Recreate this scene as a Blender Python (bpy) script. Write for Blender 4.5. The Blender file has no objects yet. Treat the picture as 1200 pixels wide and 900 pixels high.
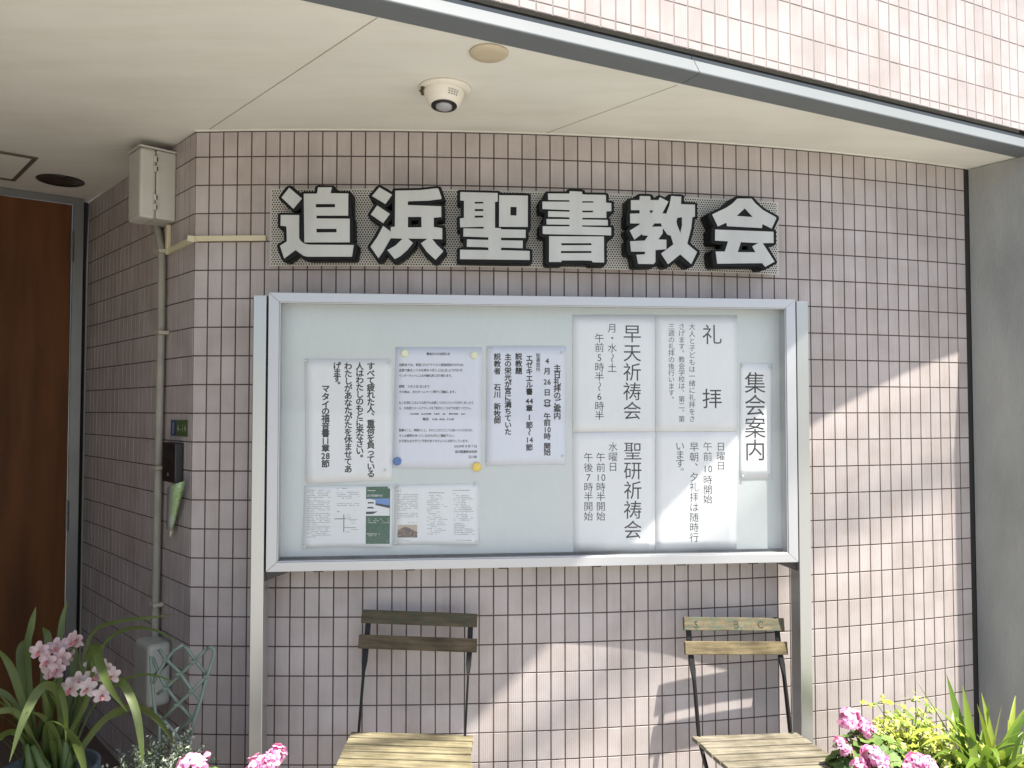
import bpy, bmesh, math, random
import numpy as np
from mathutils import Vector, Matrix

R = math.radians
D = bpy.data
SC = bpy.context.scene
COL = SC.collection
rnd = random.Random(7)

# ------------------------------------------------------------------ camera
F_PX, PITCH, EYE = 913.754, 0.033406, 1.50
cam_d = D.cameras.new('camera')
cam_d.sensor_width = 36.0
cam_d.lens = F_PX / 1200 * 36
cam_d.clip_start = 0.05
cam_d.clip_end = 2000
cam = D.objects.new('camera', cam_d)
cam.location = (0, 0, EYE)
cam.rotation_euler = (math.pi / 2 + PITCH, 0, 0)
COL.objects.link(cam)
SC.camera = cam

# ------------------------------------------------------------------ sky, sun, exposure
SUN = Vector((0.285, -0.255, 1.0)).normalized()
EL = math.asin(SUN.z)
AZ = math.atan2(SUN.x, SUN.y)
world = D.worlds.new('World')
SC.world = world
world.use_nodes = True
wn, wl = world.node_tree.nodes, world.node_tree.links
wn.clear()
sky = wn.new('ShaderNodeTexSky')
sky.sky_type = 'NISHITA'
sky.sun_disc = False
sky.sun_elevation = EL
sky.sun_rotation = AZ
sky.air_density = 1.0
sky.dust_density = 2.5
bg = wn.new('ShaderNodeBackground')
bg.inputs['Strength'].default_value = 0.095
wo = wn.new('ShaderNodeOutputWorld')
wl.new(sky.outputs[0], bg.inputs['Color'])
wl.new(bg.outputs[0], wo.inputs['Surface'])
sun_d = D.lights.new('sun', 'SUN')
sun_d.energy = 5.0
sun_d.angle = R(0.6)
sun_d.color = (1.0, 0.95, 0.87)
sun = D.objects.new('sun', sun_d)
sun.rotation_euler = SUN.to_track_quat('Z', 'Y').to_euler()
sun.location = (3, -3, 8)
COL.objects.link(sun)
SC.view_settings.view_transform = 'Standard'
SC.view_settings.look = 'None'
SC.view_settings.gamma = 1
SC.view_settings.use_curve_mapping = False
SC.view_settings.exposure = 1.42
SC.render.engine = 'CYCLES'
SC.cycles.max_bounces = 10
SC.cycles.diffuse_bounces = 6
SC.cycles.transparent_max_bounces = 24
SC.cycles.use_denoising = True
SC.cycles.caustics_reflective = False
SC.cycles.caustics_refractive = False

# ------------------------------------------------------------------ surveying helpers: a sight line met with a real plane
def ray(x, y):
    u = (x - 600) / F_PX
    v = (450 - y) / F_PX
    return Vector((u, math.cos(PITCH) - v * math.sin(PITCH), math.sin(PITCH) + v * math.cos(PITCH)))
EYEP = Vector((0, 0, EYE))
def at_depth(x, y, Y):
    d = ray(x, y)
    return EYEP + d * (Y / d.y)
def at_height(x, y, z):
    d = ray(x, y)
    return EYEP + d * ((z - EYE) / d.z)
def on_plane(x, y, P, n):
    d = ray(x, y)
    return EYEP + d * ((P - EYEP).dot(n) / d.dot(n))
def px_of(P):
    d = P - EYEP
    zc = d.y * math.cos(PITCH) + d.z * math.sin(PITCH)
    yc = d.z * math.cos(PITCH) - d.y * math.sin(PITCH)
    return 600 + F_PX * d.x / zc, 450 - F_PX * yc / zc

# ------------------------------------------------------------------ object helpers
def tag(o, label=None, cat=None, group=None, kind=None):
    if label: o['label'] = label
    if cat: o['category'] = cat
    if group: o['group'] = group
    if kind: o['kind'] = kind
    return o
def empty(name, loc=(0, 0, 0), label=None, cat=None, group=None):
    o = D.objects.new(name, None)
    o.empty_display_size = 0.1
    o.location = loc
    COL.objects.link(o)
    return tag(o, label, cat, group)
def link(name, bm, mats, parent=None, smooth=False, world=True):
    """ONE mesh object; coordinates are world ones unless world=False (then local to the parent)"""
    me = D.meshes.new(name)
    bm.to_mesh(me)
    bm.free()
    for m in (mats if isinstance(mats, (list, tuple)) else [mats]):
        me.materials.append(m)
    if smooth:
        for p in me.polygons:
            p.use_smooth = True
    o = D.objects.new(name, me)
    COL.objects.link(o)
    if parent is not None:
        o.parent = parent
        if world:
            off = Vector((0, 0, 0))
            q = parent
            while q is not None:
                off += q.location
                q = q.parent
            o.data.transform(Matrix.Translation(-off))
    return o
def box(bm, M, sx, sy, sz, bev=0.0, seg=2, mi=0):
    """box sx*sy*sz centred on M"""
    r = bmesh.ops.create_cube(bm, size=1.0, matrix=M @ Matrix.Diagonal((sx, sy, sz, 1)))
    vs = r['verts']
    fs = {f for v in vs for f in v.link_faces}
    for f in fs: f.material_index = mi
    if bev > 0:
        es = list({e for v in vs for e in v.link_edges})
        b = bmesh.ops.bevel(bm, geom=es, offset=bev, segments=seg, affect='EDGES', profile=0.5)
        for f in b['faces']: f.material_index = mi
    return vs
def frame_m(o, x, y, z):
    return Matrix(((x[0], y[0], z[0], o[0]), (x[1], y[1], z[1], o[1]), (x[2], y[2], z[2], o[2]), (0, 0, 0, 1)))
def tube(bm, pts, rad, n=8, mi=0, cap=True):
    """tube along pts; rad a number or one per point"""
    pts = [Vector(p) for p in pts]
    rs = rad if isinstance(rad, (list, tuple)) else [rad] * len(pts)
    rings = []
    up = None
    for i, p in enumerate(pts):
        t = (pts[min(i + 1, len(pts) - 1)] - pts[max(i - 1, 0)]).normalized()
        if up is None:
            up = Vector((0, 0, 1)) if abs(t.z) < 0.9 else Vector((1, 0, 0))
        a = t.cross(up).normalized()
        up = a.cross(t).normalized()
        rings.append([bm.verts.new(p + (a * math.cos(k * 2 * math.pi / n) + up * math.sin(k * 2 * math.pi / n)) * rs[i]) for k in range(n)])
    for i in range(len(rings) - 1):
        for k in range(n):
            f = bm.faces.new((rings[i][k], rings[i][(k + 1) % n], rings[i + 1][(k + 1) % n], rings[i + 1][k]))
            f.material_index = mi
            f.smooth = True
    if cap:
        for ring in (rings[0][::-1], rings[-1]):
            f = bm.faces.new(ring)
            f.material_index = mi
def bar(bm, pts, wdir, ws, ts, mi=0):
    """flat bar along pts with width ws (along wdir) and thickness ts"""
    rings = []
    for i, p in enumerate(pts):
        t = (pts[min(i + 1, len(pts) - 1)] - pts[max(i - 1, 0)]).normalized()
        w = (wdir - t * wdir.dot(t)).normalized()
        n = t.cross(w)
        rings.append([bm.verts.new(p + w * (ws[i] / 2 * a) + n * (ts[i] / 2 * b)) for a, b in ((-1, -1), (1, -1), (1, 1), (-1, 1))])
    for i in range(len(rings) - 1):
        for k in range(4):
            bm.faces.new((rings[i][k], rings[i][(k + 1) % 4], rings[i + 1][(k + 1) % 4], rings[i + 1][k])).material_index = mi
    bm.faces.new(rings[0][::-1]).material_index = mi
    bm.faces.new(rings[-1]).material_index = mi
def lathe(bm, prof, M, n=32, mi=0, mis=None):
    rings = []
    for (r, z) in prof:
        rings.append([bm.verts.new(M @ Vector((r * math.cos(k * 2 * math.pi / n), r * math.sin(k * 2 * math.pi / n), z))) for k in range(n)])
    for i in range(len(rings) - 1):
        for k in range(n):
            f = bm.faces.new((rings[i][k], rings[i][(k + 1) % n], rings[i + 1][(k + 1) % n], rings[i + 1][k]))
            f.smooth = True
            f.material_index = mis[i] if mis else mi
    f = bm.faces.new(rings[0][::-1]); f.material_index = mis[0] if mis else mi
    f = bm.faces.new(rings[-1]); f.material_index = mis[-1] if mis else mi
def quad(bm, pts, mi=0):
    f = bm.faces.new([bm.verts.new(p) for p in pts])
    f.material_index = mi
    return f
def prism(bm, pts, d, mi=0):
    a = [bm.verts.new(p) for p in pts]
    b = [bm.verts.new(Vector(p) + d) for p in pts]
    n = len(a)
    bm.faces.new(a).material_index = mi
    bm.faces.new(b[::-1]).material_index = mi
    for i in range(n):
        bm.faces.new((a[i], b[i], b[(i + 1) % n], a[(i + 1) % n])).material_index = mi

# ------------------------------------------------------------------ materials
def mat(name, col, rough=0.6, metal=0.0, var=0.0, scale=6.0, bump=0.0, bscale=200.0, spec=0.5, detail=5.0, stretch=(1, 1, 1), tint=None, trans=0.0):
    m = D.materials.new(name)
    m.use_nodes = True
    nt = m.node_tree
    N, L = nt.nodes, nt.links
    p = N['Principled BSDF']
    p.inputs['Base Color'].default_value = (*col, 1)
    p.inputs['Roughness'].default_value = rough
    p.inputs['Metallic'].default_value = metal
    p.inputs['Specular IOR Level'].default_value = spec
    if var > 0 or bump > 0:
        tc = N.new('ShaderNodeTexCoord')
        mp = N.new('ShaderNodeMapping')
        mp.inputs['Scale'].default_value = stretch
        L.new(tc.outputs['Object'], mp.inputs['Vector'])
    if var > 0:
        nz = N.new('ShaderNodeTexNoise')
        nz.inputs['Scale'].default_value = scale
        nz.inputs['Detail'].default_value = detail
        L.new(mp.outputs[0], nz.inputs['Vector'])
        cr = N.new('ShaderNodeValToRGB')
        c2 = tint or tuple(c * (1 - var) for c in col)
        cr.color_ramp.elements[0].position = 0.3
        cr.color_ramp.elements[1].position = 0.7
        cr.color_ramp.elements[0].color = (*c2, 1)
        cr.color_ramp.elements[1].color = (*col, 1)
        L.new(nz.outputs['Fac'], cr.inputs['Fac'])
        L.new(cr.outputs['Color'], p.inputs['Base Color'])
        mr = N.new('ShaderNodeMapRange')
        mr.inputs['To Min'].default_value = min(1, rough + 0.08)
        mr.inputs['To Max'].default_value = max(0, rough - 0.06)
        L.new(nz.outputs['Fac'], mr.inputs['Value'])
        L.new(mr.outputs[0], p.inputs['Roughness'])
    if bump > 0:
        nb = N.new('ShaderNodeTexNoise')
        nb.inputs['Scale'].default_value = bscale
        nb.inputs['Detail'].default_value = 4
        L.new(mp.outputs[0], nb.inputs['Vector'])
        bp = N.new('ShaderNodeBump')
        bp.inputs['Strength'].default_value = bump
        bp.inputs['Distance'].default_value = 0.002
        L.new(nb.outputs['Fac'], bp.inputs['Height'])
        L.new(bp.outputs[0], p.inputs['Normal'])
    if trans > 0:
        out = N['Material Output']
        tr = N.new('ShaderNodeBsdfTranslucent')
        tr.inputs['Color'].default_value = (min(1, col[0] * 1.6), min(1, col[1] * 1.6), col[2], 1)
        if var > 0:
            L.new(cr.outputs['Color'], tr.inputs['Color'])
        mx = N.new('ShaderNodeMixShader')
        mx.inputs[0].default_value = trans
        L.new(p.outputs[0], mx.inputs[1])
        L.new(tr.outputs[0], mx.inputs[2])
        L.new(mx.outputs[0], out.inputs['Surface'])
    return m

def island_mat(name, stops, rough=0.5, trans=0.0, spec=0.5, rib=0.0):
    """colour picked per loose island (each tile, each leaf) from a ramp"""
    m = D.materials.new(name)
    m.use_nodes = True
    N, L = m.node_tree.nodes, m.node_tree.links
    p = N['Principled BSDF']
    p.inputs['Roughness'].default_value = rough
    p.inputs['Specular IOR Level'].default_value = spec
    g = N.new('ShaderNodeNewGeometry')
    cr = N.new('ShaderNodeValToRGB')
    els = cr.color_ramp.elements
    for i, (pos, c) in enumerate(stops):
        e = els[i] if i < 2 else els.new(pos)
        e.position = pos
        e.color = (*c, 1)
    L.new(g.outputs['Random Per Island'], cr.inputs['Fac'])
    L.new(cr.outputs['Color'], p.inputs['Base Color'])
    if rib > 0:
        uv = N.new('ShaderNodeTexCoord')
        nz = N.new('ShaderNodeTexNoise')                       # faint glaze mottling
        nz.inputs['Scale'].default_value = 7
        nz.inputs['Detail'].default_value = 6
        L.new(uv.outputs['UV'], nz.inputs['Vector'])
        mxc = N.new('ShaderNodeMix')
        mxc.data_type = 'RGBA'
        mxc.blend_type = 'MULTIPLY'
        mxc.inputs['Factor'].default_value = 1.0
        rr = N.new('ShaderNodeValToRGB')
        rr.color_ramp.elements[0].color = (0.86, 0.85, 0.83, 1)
        rr.color_ramp.elements[0].position = 0.35
        rr.color_ramp.elements[1].position = 0.62
        L.new(nz.outputs['Fac'], rr.inputs['Fac'])
        L.new(cr.outputs['Color'], mxc.inputs['A'])
        L.new(rr.outputs['Color'], mxc.inputs['B'])
        mp = N.new('ShaderNodeMapping')
        mp.inputs['Scale'].default_value = (5.0, 0.55, 1)
        L.new(uv.outputs['UV'], mp.inputs['Vector'])
        n2 = N.new('ShaderNodeTexNoise')
        n2.inputs['Scale'].default_value = 2.6
        n2.inputs['Detail'].default_value = 7
        n2.inputs['Roughness'].default_value = 0.65
        L.new(mp.outputs[0], n2.inputs['Vector'])
        r2 = N.new('ShaderNodeValToRGB')
        r2.color_ramp.elements[0].color = (0.80, 0.77, 0.73, 1)
        r2.color_ramp.elements[0].position = 0.33
        r2.color_ramp.elements[1].position = 0.52
        L.new(n2.outputs['Fac'], r2.inputs['Fac'])
        mx2 = N.new('ShaderNodeMix')
        mx2.data_type = 'RGBA'
        mx2.blend_type = 'MULTIPLY'
        mx2.inputs['Factor'].default_value = 0.45
        L.new(mxc.outputs['Result'], mx2.inputs['A'])
        L.new(r2.outputs['Color'], mx2.inputs['B'])
        L.new(mx2.outputs['Result'], p.inputs['Base Color'])
        wv = N.new('ShaderNodeTexWave')
        wv.wave_type = 'BANDS'
        wv.bands_direction = 'X'
        wv.inputs['Scale'].default_value = 0.314 / 0.0075       # one rib every 7.5 mm
        wv.inputs['Distortion'].default_value = 0.6
        wv.inputs['Detail'].default_value = 1
        L.new(uv.outputs['UV'], wv.inputs['Vector'])
        bp = N.new('ShaderNodeBump')
        bp.inputs['Strength'].default_value = rib
        bp.inputs['Distance'].default_value = 0.001
        L.new(wv.outputs['Fac'], bp.inputs['Height'])
        L.new(bp.outputs[0], p.inputs['Normal'])
    if trans > 0:
        tr = N.new('ShaderNodeBsdfTranslucent')
        L.new(cr.outputs['Color'], tr.inputs['Color'])
        mx = N.new('ShaderNodeMixShader')
        mx.inputs[0].default_value = trans
        L.new(p.outputs[0], mx.inputs[1])
        L.new(tr.outputs[0], mx.inputs[2])
        L.new(mx.outputs[0], N['Material Output'].inputs['Surface'])
    return m

M_TILE = island_mat('ribbed_mauve_tile', [(0.0, (0.425, 0.375, 0.355)), (1.0, (0.475, 0.428, 0.408)), (0.35, (0.443, 0.392, 0.373)), (0.8, (0.46, 0.408, 0.388))], rough=0.45, rib=0.35)
M_GROUT = mat('dark_grout', (0.092, 0.070, 0.060), 0.9, var=0.4, scale=9)
M_GROUTSUN = mat('sunlit_grout', (0.32, 0.275, 0.25), 0.9, var=0.3, scale=9)  # lighter copy of the grout: sunlight on the upper storey put into its colour
M_SOFFIT = mat('cream_soffit_paint', (0.78, 0.768, 0.69), 0.75, var=0.12, scale=2.2, bump=0.15, bscale=350)
M_SEAM = mat('soffit_seam', (0.36, 0.32, 0.26), 0.9)
M_STUCCO = mat('grey_stucco', (0.35, 0.35, 0.325), 0.9, var=0.34, scale=5.0, bump=0.9, bscale=110, stretch=(1, 1, 0.35), detail=9)
M_ALU = mat('satin_aluminium', (0.50, 0.505, 0.51), 0.38, 0.55, bump=0.02, bscale=500)
M_ALUP = mat('anodised_aluminium_post', (0.47, 0.475, 0.455), 0.28, 0.75)
M_FASCIA = mat('grey_painted_fascia_metal', (0.15, 0.165, 0.17), 0.6, 0.0, var=0.1, scale=2, spec=0.25)
M_DARK = mat('black_sealant', (0.018, 0.016, 0.015), 0.8)
M_DOOR = mat('varnished_brown_door', (0.14, 0.052, 0.014), 0.6, var=0.45, scale=2.2, stretch=(6, 6, 0.7), bump=0.08, bscale=60, spec=0.2)
M_JAMB = mat('door_jamb_metal', (0.20, 0.20, 0.19), 0.4, 0.6, var=0.1)
M_CONC = mat('paving_concrete', (0.305, 0.297, 0.28), 0.92, var=0.25, scale=2.5, bump=0.5, bscale=90)
M_BOXPL = mat('aged_ivory_plastic', (0.50, 0.49, 0.44), 0.55, var=0.12, scale=5)
M_CONDUIT = mat('grey_beige_conduit', (0.34, 0.32, 0.26), 0.65, var=0.25, scale=12)
M_RACE = mat('cream_cable_duct', (0.62, 0.56, 0.38), 0.5, var=0.1, scale=8)
M_BLACKPL = mat('black_plastic', (0.016, 0.014, 0.013), 0.4, var=0.3, scale=20)
M_WHITEPL = mat('warm_white_plastic', (0.74, 0.70, 0.60), 0.45, var=0.05, scale=10)
M_YELLOWPL = mat('yellowed_cover_plate', (0.56, 0.48, 0.33), 0.55, var=0.1, scale=10)
M_PANEL = mat('board_backing_sheet', (0.57, 0.605, 0.59), 0.75, var=0.05, scale=2.0)
M_PAPER = mat('white_paper', (0.735, 0.74, 0.74), 0.85, var=0.03, scale=3)
M_PAPERB = mat('bluish_white_paper', (0.66, 0.68, 0.75), 0.85, var=0.03, scale=3)
M_PAPERG = mat('glossy_brochure_paper', (0.70, 0.72, 0.72), 0.45, var=0.03, scale=3)
M_INK = mat('black_ink', (0.012, 0.012, 0.013), 0.7)
M_INKG = mat('fine_grey_print', (0.20, 0.20, 0.21), 0.8)
M_LETW = mat('white_sign_face', (0.49, 0.495, 0.465), 0.4, var=0.16, scale=14, stretch=(1, 1, 0.25))
M_LETB = mat('black_sign_body', (0.005, 0.0055, 0.006), 0.6, var=0.3, scale=12, spec=0.25)
M_IRON = mat('black_painted_iron', (0.010, 0.0095, 0.009), 0.55, var=0.3, scale=30, spec=0.3)
M_TERRA = mat('blue_grey_glazed_pot', (0.09, 0.13, 0.15), 0.3, var=0.2, scale=6)
M_BROWNPOT = mat('brown_plastic_pot', (0.11, 0.06, 0.04), 0.6, var=0.2, scale=9)
M_SOIL = mat('dark_potting_soil', (0.035, 0.024, 0.017), 0.95, var=0.5, scale=40, bump=1.0, bscale=120)
M_STANDW = mat('weathered_stand_wood', (0.20, 0.15, 0.10), 0.8, var=0.4, scale=4, stretch=(1, 8, 8))
M_TRELLIS = mat('green_coated_lattice', (0.17, 0.225, 0.18), 0.5, var=0.15, scale=20)
M_PALEBOX = mat('pale_green_grey_plastic', (0.38, 0.39, 0.34), 0.5, var=0.12, scale=9)

# ------------------------------------------------------------------ the ground: a pavement that falls gently to the right
def ground_z(x, y=0): return -0.045 * (x + 0.33)
bm = bmesh.new()
quad(bm, [Vector((x, y, ground_z(x))) for x, y in ((-300, -300), (300, -300), (300, 300), (-300, 300))])
tag(link('pavement', bm, M_CONC), 'pale concrete pavement in front of the church', 'pavement', kind='structure')

bm = bmesh.new()
def gp(x, y, d=0.004): return Vector((x, y, ground_z(x) + d))
quad(bm, [gp(-4.2, 0.1), gp(-0.75, 1.72), gp(-1.0, 2.66), gp(-1.0, 5.0)])
bm.faces.ensure_lookup_table()
quad(bm, [gp(-4.2, 0.1), gp(-1.0, 5.0), gp(-4.2, 5.0)])
tag(link('porch_shade_floor', bm, mat('shade_floor_brown', (0.13, 0.095, 0.075), 0.6, var=0.3, scale=8)), 'dark brown floor added out of view to darken the entrance porch', 'porch floor', kind='structure')  # unseen dark floor, added to cut the bounce light at the left

# ------------------------------------------------------------------ the building
WX0, WY0, WA0, WK, WK2 = -1.11322164, 2.71486155, -0.05221556, 0.11447929, 0.01519851
_N = 1200
_ss = np.linspace(-0.1, 3.2, _N)
_aa = WA0 + WK * _ss + WK2 * _ss ** 2 / 2
_dx, _dy = np.cos(_aa), np.sin(_aa)
_st = _ss[1] - _ss[0]
_xx = np.concatenate([[0], np.cumsum((_dx[1:] + _dx[:-1]) / 2 * _st)])
_yy = np.concatenate([[0], np.cumsum((_dy[1:] + _dy[:-1]) / 2 * _st)])
_xx += WX0 - np.interp(0, _ss, _xx)
_yy += WY0 - np.interp(0, _ss, _yy)
def wall_at(s, off=0.0, z=0.0):
    a = WA0 + WK * s + WK2 * s * s / 2
    return Vector((float(np.interp(s, _ss, _xx)) + math.sin(a) * off, float(np.interp(s, _ss, _yy)) - math.cos(a) * off, z))
def wall_dir(s):
    a = WA0 + WK * s + WK2 * s * s / 2
    return Vector((math.cos(a), math.sin(a), 0)), Vector((math.sin(a), -math.cos(a), 0))
def wall_s(px, py, off=0.0):
    lo, hi = -0.1, 3.2
    for _ in range(40):
        m = (lo + hi) / 2
        P = wall_at(m, off)
        P.z = at_depth(px, py, P.y).z
        if px_of(P)[0] < px: lo = m
        else: hi = m
    return lo
def on_wall(px, py, off=0.0):
    s = wall_s(px, py, off)
    P = wall_at(s, off)
    return s, at_depth(px, py, P.y).z

ZS = 2.512 - 1.53 + EYE                       # soffit height
ROW0 = EYE - 0.01115 + 1.0                    # height of course line 0
def row_z(k): return ROW0 - 0.1 * k

def tiles(path, s0, s1, z0, z1, ds, zref, sref=0.0, gap=0.0022, rec=0.0018, grout=1):
    """tile skin along path(s, off, z): every tile a chamfered plate in front of a recessed grout sheet"""
    bm = bmesh.new()
    uvl = bm.loops.layers.uv.new('UVMap')
    i0 = math.floor((s0 - sref) / ds + 1e-6)
    i1 = math.ceil((s1 - sref) / ds - 1e-6)
    k0 = math.floor((z0 - zref) / 0.1 + 1e-6)
    k1 = math.ceil((z1 - zref) / 0.1 - 1e-6)
    ch = 0.0006
    tr = random.Random(11)
    for i in range(i0, i1):
        a, b = max(s0, sref + i * ds), min(s1, sref + (i + 1) * ds)
        if b - a < 0.008: continue
        for k in range(k0, k1):
            c, d = max(z0, zref + k * 0.1), min(z1, zref + (k + 1) * 0.1)
            if d - c < 0.008: continue
            a2, b2, c2, d2 = a + gap, b - gap, c + gap, d - gap
            o = [tr.uniform(-0.00035, 0.00035) for _ in range(4)]
            lo = [(a2, c2), (b2, c2), (b2, d2), (a2, d2)]
            hi = [(a2 + ch, c2 + ch), (b2 - ch, c2 + ch), (b2 - ch, d2 - ch), (a2 + ch, d2 - ch)]
            vb = [bm.verts.new(path(s, -rec, z)) for s, z in lo]
            vm = [bm.verts.new(path(s, -ch, z)) for s, z in lo]
            vf = [bm.verts.new(path(s, o[j], z)) for j, (s, z) in enumerate(hi)]
            def add(vs, uvs):
                f = bm.faces.new(vs)
                for lp, u in zip(f.loops, uvs): lp[uvl].uv = u
            add(vf, hi)
            for q in range(4):
                w = (q + 1) % 4
                add((vm[q], vm[w], vf[w], vf[q]), (lo[q], lo[w], hi[w], hi[q]))
                add((vb[q], vb[w], vm[w], vm[q]), (lo[q], lo[w], lo[w], lo[q]))
    n = max(1, int((s1 - s0) / 0.05))
    for i in range(n):
        a, b = s0 + (s1 - s0) * i / n, s0 + (s1 - s0) * (i + 1) / n
        f = bm.faces.new([bm.verts.new(path(s, -rec + 0.0007, z)) for s, z in ((a, z0), (b, z0), (b, z1), (a, z1))])
        f.material_index = grout
        g = bm.faces.new([bm.verts.new(path(s, -0.12, z)) for s, z in ((a, z0), (a, z1), (b, z1), (b, z0))])
        g.material_index = grout
    return bm

church = empty('church_building', (0, 3.2, 0), 'church entrance with mauve tiled walls, a cream soffit and a brown door', 'building')
CORNER_S = 3.0
link('curved_wall', tiles(lambda s, o, z: wall_at(s, o, z), 0, CORNER_S, -0.25, ZS - 0.004, 0.05, ROW0), [M_TILE, M_GROUT], church)

# the wall that runs back from the corner to the door
SA = Vector((-1.11322, 2.71486, 0))
SB = Vector((-1.998, 3.650, 0))
SD = (SB - SA).normalized()
SN = Vector((-SD.y, SD.x, 0))
if SN.dot(-SA) < 0: SN = -SN
S_LEN = (SB - SA).length
def side_at(s, o, z): return SA + SD * s + SN * o + Vector((0, 0, z))
def on_side(px, py, off=0.0):
    P = on_plane(px, py, SA + SN * off, SN)
    return (P - SA).dot(SD), P.z
link('side_wall', tiles(side_at, 0, S_LEN - 0.004, -0.25, ZS - 0.004, 0.05, ROW0), [M_TILE, M_GROUT], church)

# fascia line of the soffit: y = .4725 x + 2.072 (surveyed at eye 1.53, same plan position)
FD = Vector((1, 0.4725, 0)).normalized()
FO = Vector((0, 2.0725, 0))
FN = Vector((FD.y, -FD.x, 0))
def fas(t, o, z): return FO + FD * t + FN * o + Vector((0, 0, z))
# grey stuccoed end wall
GA = wall_at(CORNER_S + 0.026)
GD = Vector((0.563, -0.826, 0)).normalized()
GN = Vector((-GD.y, GD.x, 0))
if GN.dot(-GA) < 0: GN = -GN
# door wall
DD = Vector((-0.282, -0.209, 0)).normalized()
DN = Vector((DD.y, -DD.x, 0))
if DN.dot(-SB) < 0: DN = -DN
DEND = SB + DD * 2.2

# soffit
t_r = (GA - FO).dot(FD)
# where the fascia line meets the end wall
def meet(P, d, Q, e):
    den = d.x * e.y - d.y * e.x
    w = Q - P
    return (w.x * e.y - w.y * e.x) / den
t_meet = meet(FO, FD, GA, GD)
pts = [wall_at(s, -0.03) for s in np.linspace(0.0, CORNER_S + 0.028, 40)]
pts = pts + [FO + FD * (t_meet + 0.02)] + [FO + FD * -4.2] + [DEND - DN * 0.05, SB - DN * 0.05 - SD * -0.02, SA - SN * 0.03]
bm = bmesh.new()
prism(bm, [Vector((p.x, p.y, ZS)) for p in pts], Vector((0, 0, 0.12)))
def strip(bm, p, q, w, z, mi=0, th=0.002):
    d = (q - p).normalized()
    n = Vector((-d.y, d.x, 0)) * (w / 2)
    P = [Vector((v.x, v.y, z)) for v in (p + n, q + n, q - n, p - n)]
    prism(bm, P, Vector((0, 0, -th)), mi)
s1a, s1b = at_height(246, 151, ZS), at_height(443, 20, ZS)
s2a, s2b = at_height(640, 156, ZS), at_height(794, 99.5, ZS)
for a, b in ((s1a, s1b), (s2a, s2b)):
    strip(bm, a, a + (b - a) * 0.998, 0.003, ZS + 0.0005, 1, 0.0013)
link('soffit', bm, [M_SOFFIT, M_SEAM], church)
_nt = M_SOFFIT.node_tree
_p = _nt.nodes['Principled BSDF']
_src = _p.inputs['Base Color'].links[0].from_socket
_tc = _nt.nodes.new('ShaderNodeTexCoord'); _mp = _nt.nodes.new('ShaderNodeMapping'); _mp.inputs['Scale'].default_value = (0.8, 5.0, 1); _mp.inputs['Rotation'].default_value = (0, 0, R(-14))
_n = _nt.nodes.new('ShaderNodeTexNoise'); _n.inputs['Scale'].default_value = 2.4; _n.inputs['Detail'].default_value = 9; _n.inputs['Roughness'].default_value = 0.68
_r = _nt.nodes.new('ShaderNodeValToRGB'); _r.color_ramp.elements[0].position = 0.34; _r.color_ramp.elements[0].color = (0.86, 0.83, 0.77, 1); _r.color_ramp.elements[1].position = 0.55
_m = _nt.nodes.new('ShaderNodeMix'); _m.data_type = 'RGBA'; _m.blend_type = 'MULTIPLY'; _m.inputs['Factor'].default_value = 0.38
_nt.links.new(_tc.outputs['Object'], _mp.inputs['Vector']); _nt.links.new(_mp.outputs[0], _n.inputs['Vector']); _nt.links.new(_n.outputs['Fac'], _r.inputs['Fac'])
_nt.links.new(_src, _m.inputs['A']); _nt.links.new(_r.outputs['Color'], _m.inputs['B']); _nt.links.new(_m.outputs['Result'], _p.inputs['Base Color'])
# dark foot of the soffit trim along the tiled wall (thin cream bead)
bm = bmesh.new()
for i in range(60):
    a, b = i * 0.05, (i + 1) * 0.05
    prism(bm, [wall_at(a, 0.001, ZS - 0.0035), wall_at(b, 0.001, ZS - 0.0035), wall_at(b, 0.009, ZS - 0.0035), wall_at(a, 0.009, ZS - 0.0035)], Vector((0, 0, 0.0032)))
link('soffit_bead', bm, M_SOFFIT, church)

# access hatch in the soffit
bm = bmesh.new()
hp = [at_height(x, y, ZS) for x, y in ((-45, 168.5), (44.9, 184), (17.5, 211.3), (-75, 198))]
cx = sum(hp, Vector()) / 4
inn = [cx + (p - cx) * 0.9 for p in hp]
for i in range(4):
    j = (i + 1) % 4
    prism(bm, [hp[i] - Vector((0, 0, .001)), hp[j] - Vector((0, 0, .001)), inn[j] - Vector((0, 0, .001)), inn[i] - Vector((0, 0, .001))], Vector((0, 0, -0.005)), 1)
inn2 = [cx + (p - cx) * 0.865 - Vector((0, 0, .001)) for p in hp]
prism(bm, inn2, Vector((0, 0, -0.003)), 0)
link('access_hatch', bm, [M_SOFFIT, mat('hatch_rim_bronze', (0.16, 0.13, 0.10), 0.5, 0.4)], church)

# metal fascia in two lengths, joint where they meet
t_joint = (at_height(795, 100, ZS) - FO).dot(FD)
prof = [(0.0, -0.002), (0.081, -0.002), (0.083, 0.0), (0.083, 0.003), (0.0725, 0.022), (0.0715, 0.0222), (0.059, 0.045), (0.057, 0.047), (0.048, 0.0475), (0.048, 0.063), (0.0, 0.063)]
def fascia(t0, t1):
    bm = bmesh.new()
    a = [bm.verts.new(fas(t0, o, ZS + z)) for o, z in prof]
    b = [bm.verts.new(fas(t1, o, ZS + z)) for o, z in prof]
    n = len(a)
    for i in range(n):
        bm.faces.new((a[i], b[i], b[(i + 1) % n], a[(i + 1) % n]))
    bm.faces.new(a[::-1]); bm.faces.new(b)
    bmesh.ops.recalc_face_normals(bm, faces=bm.faces)
    return bm
T_R = t_meet + 2.2
link('fascia_trim', fascia(-4.2, t_joint - 0.0012), M_FASCIA, church)
link('fascia_trim', fascia(t_joint + 0.0012, T_R), M_FASCIA, church)
bm = bmesh.new()
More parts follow.
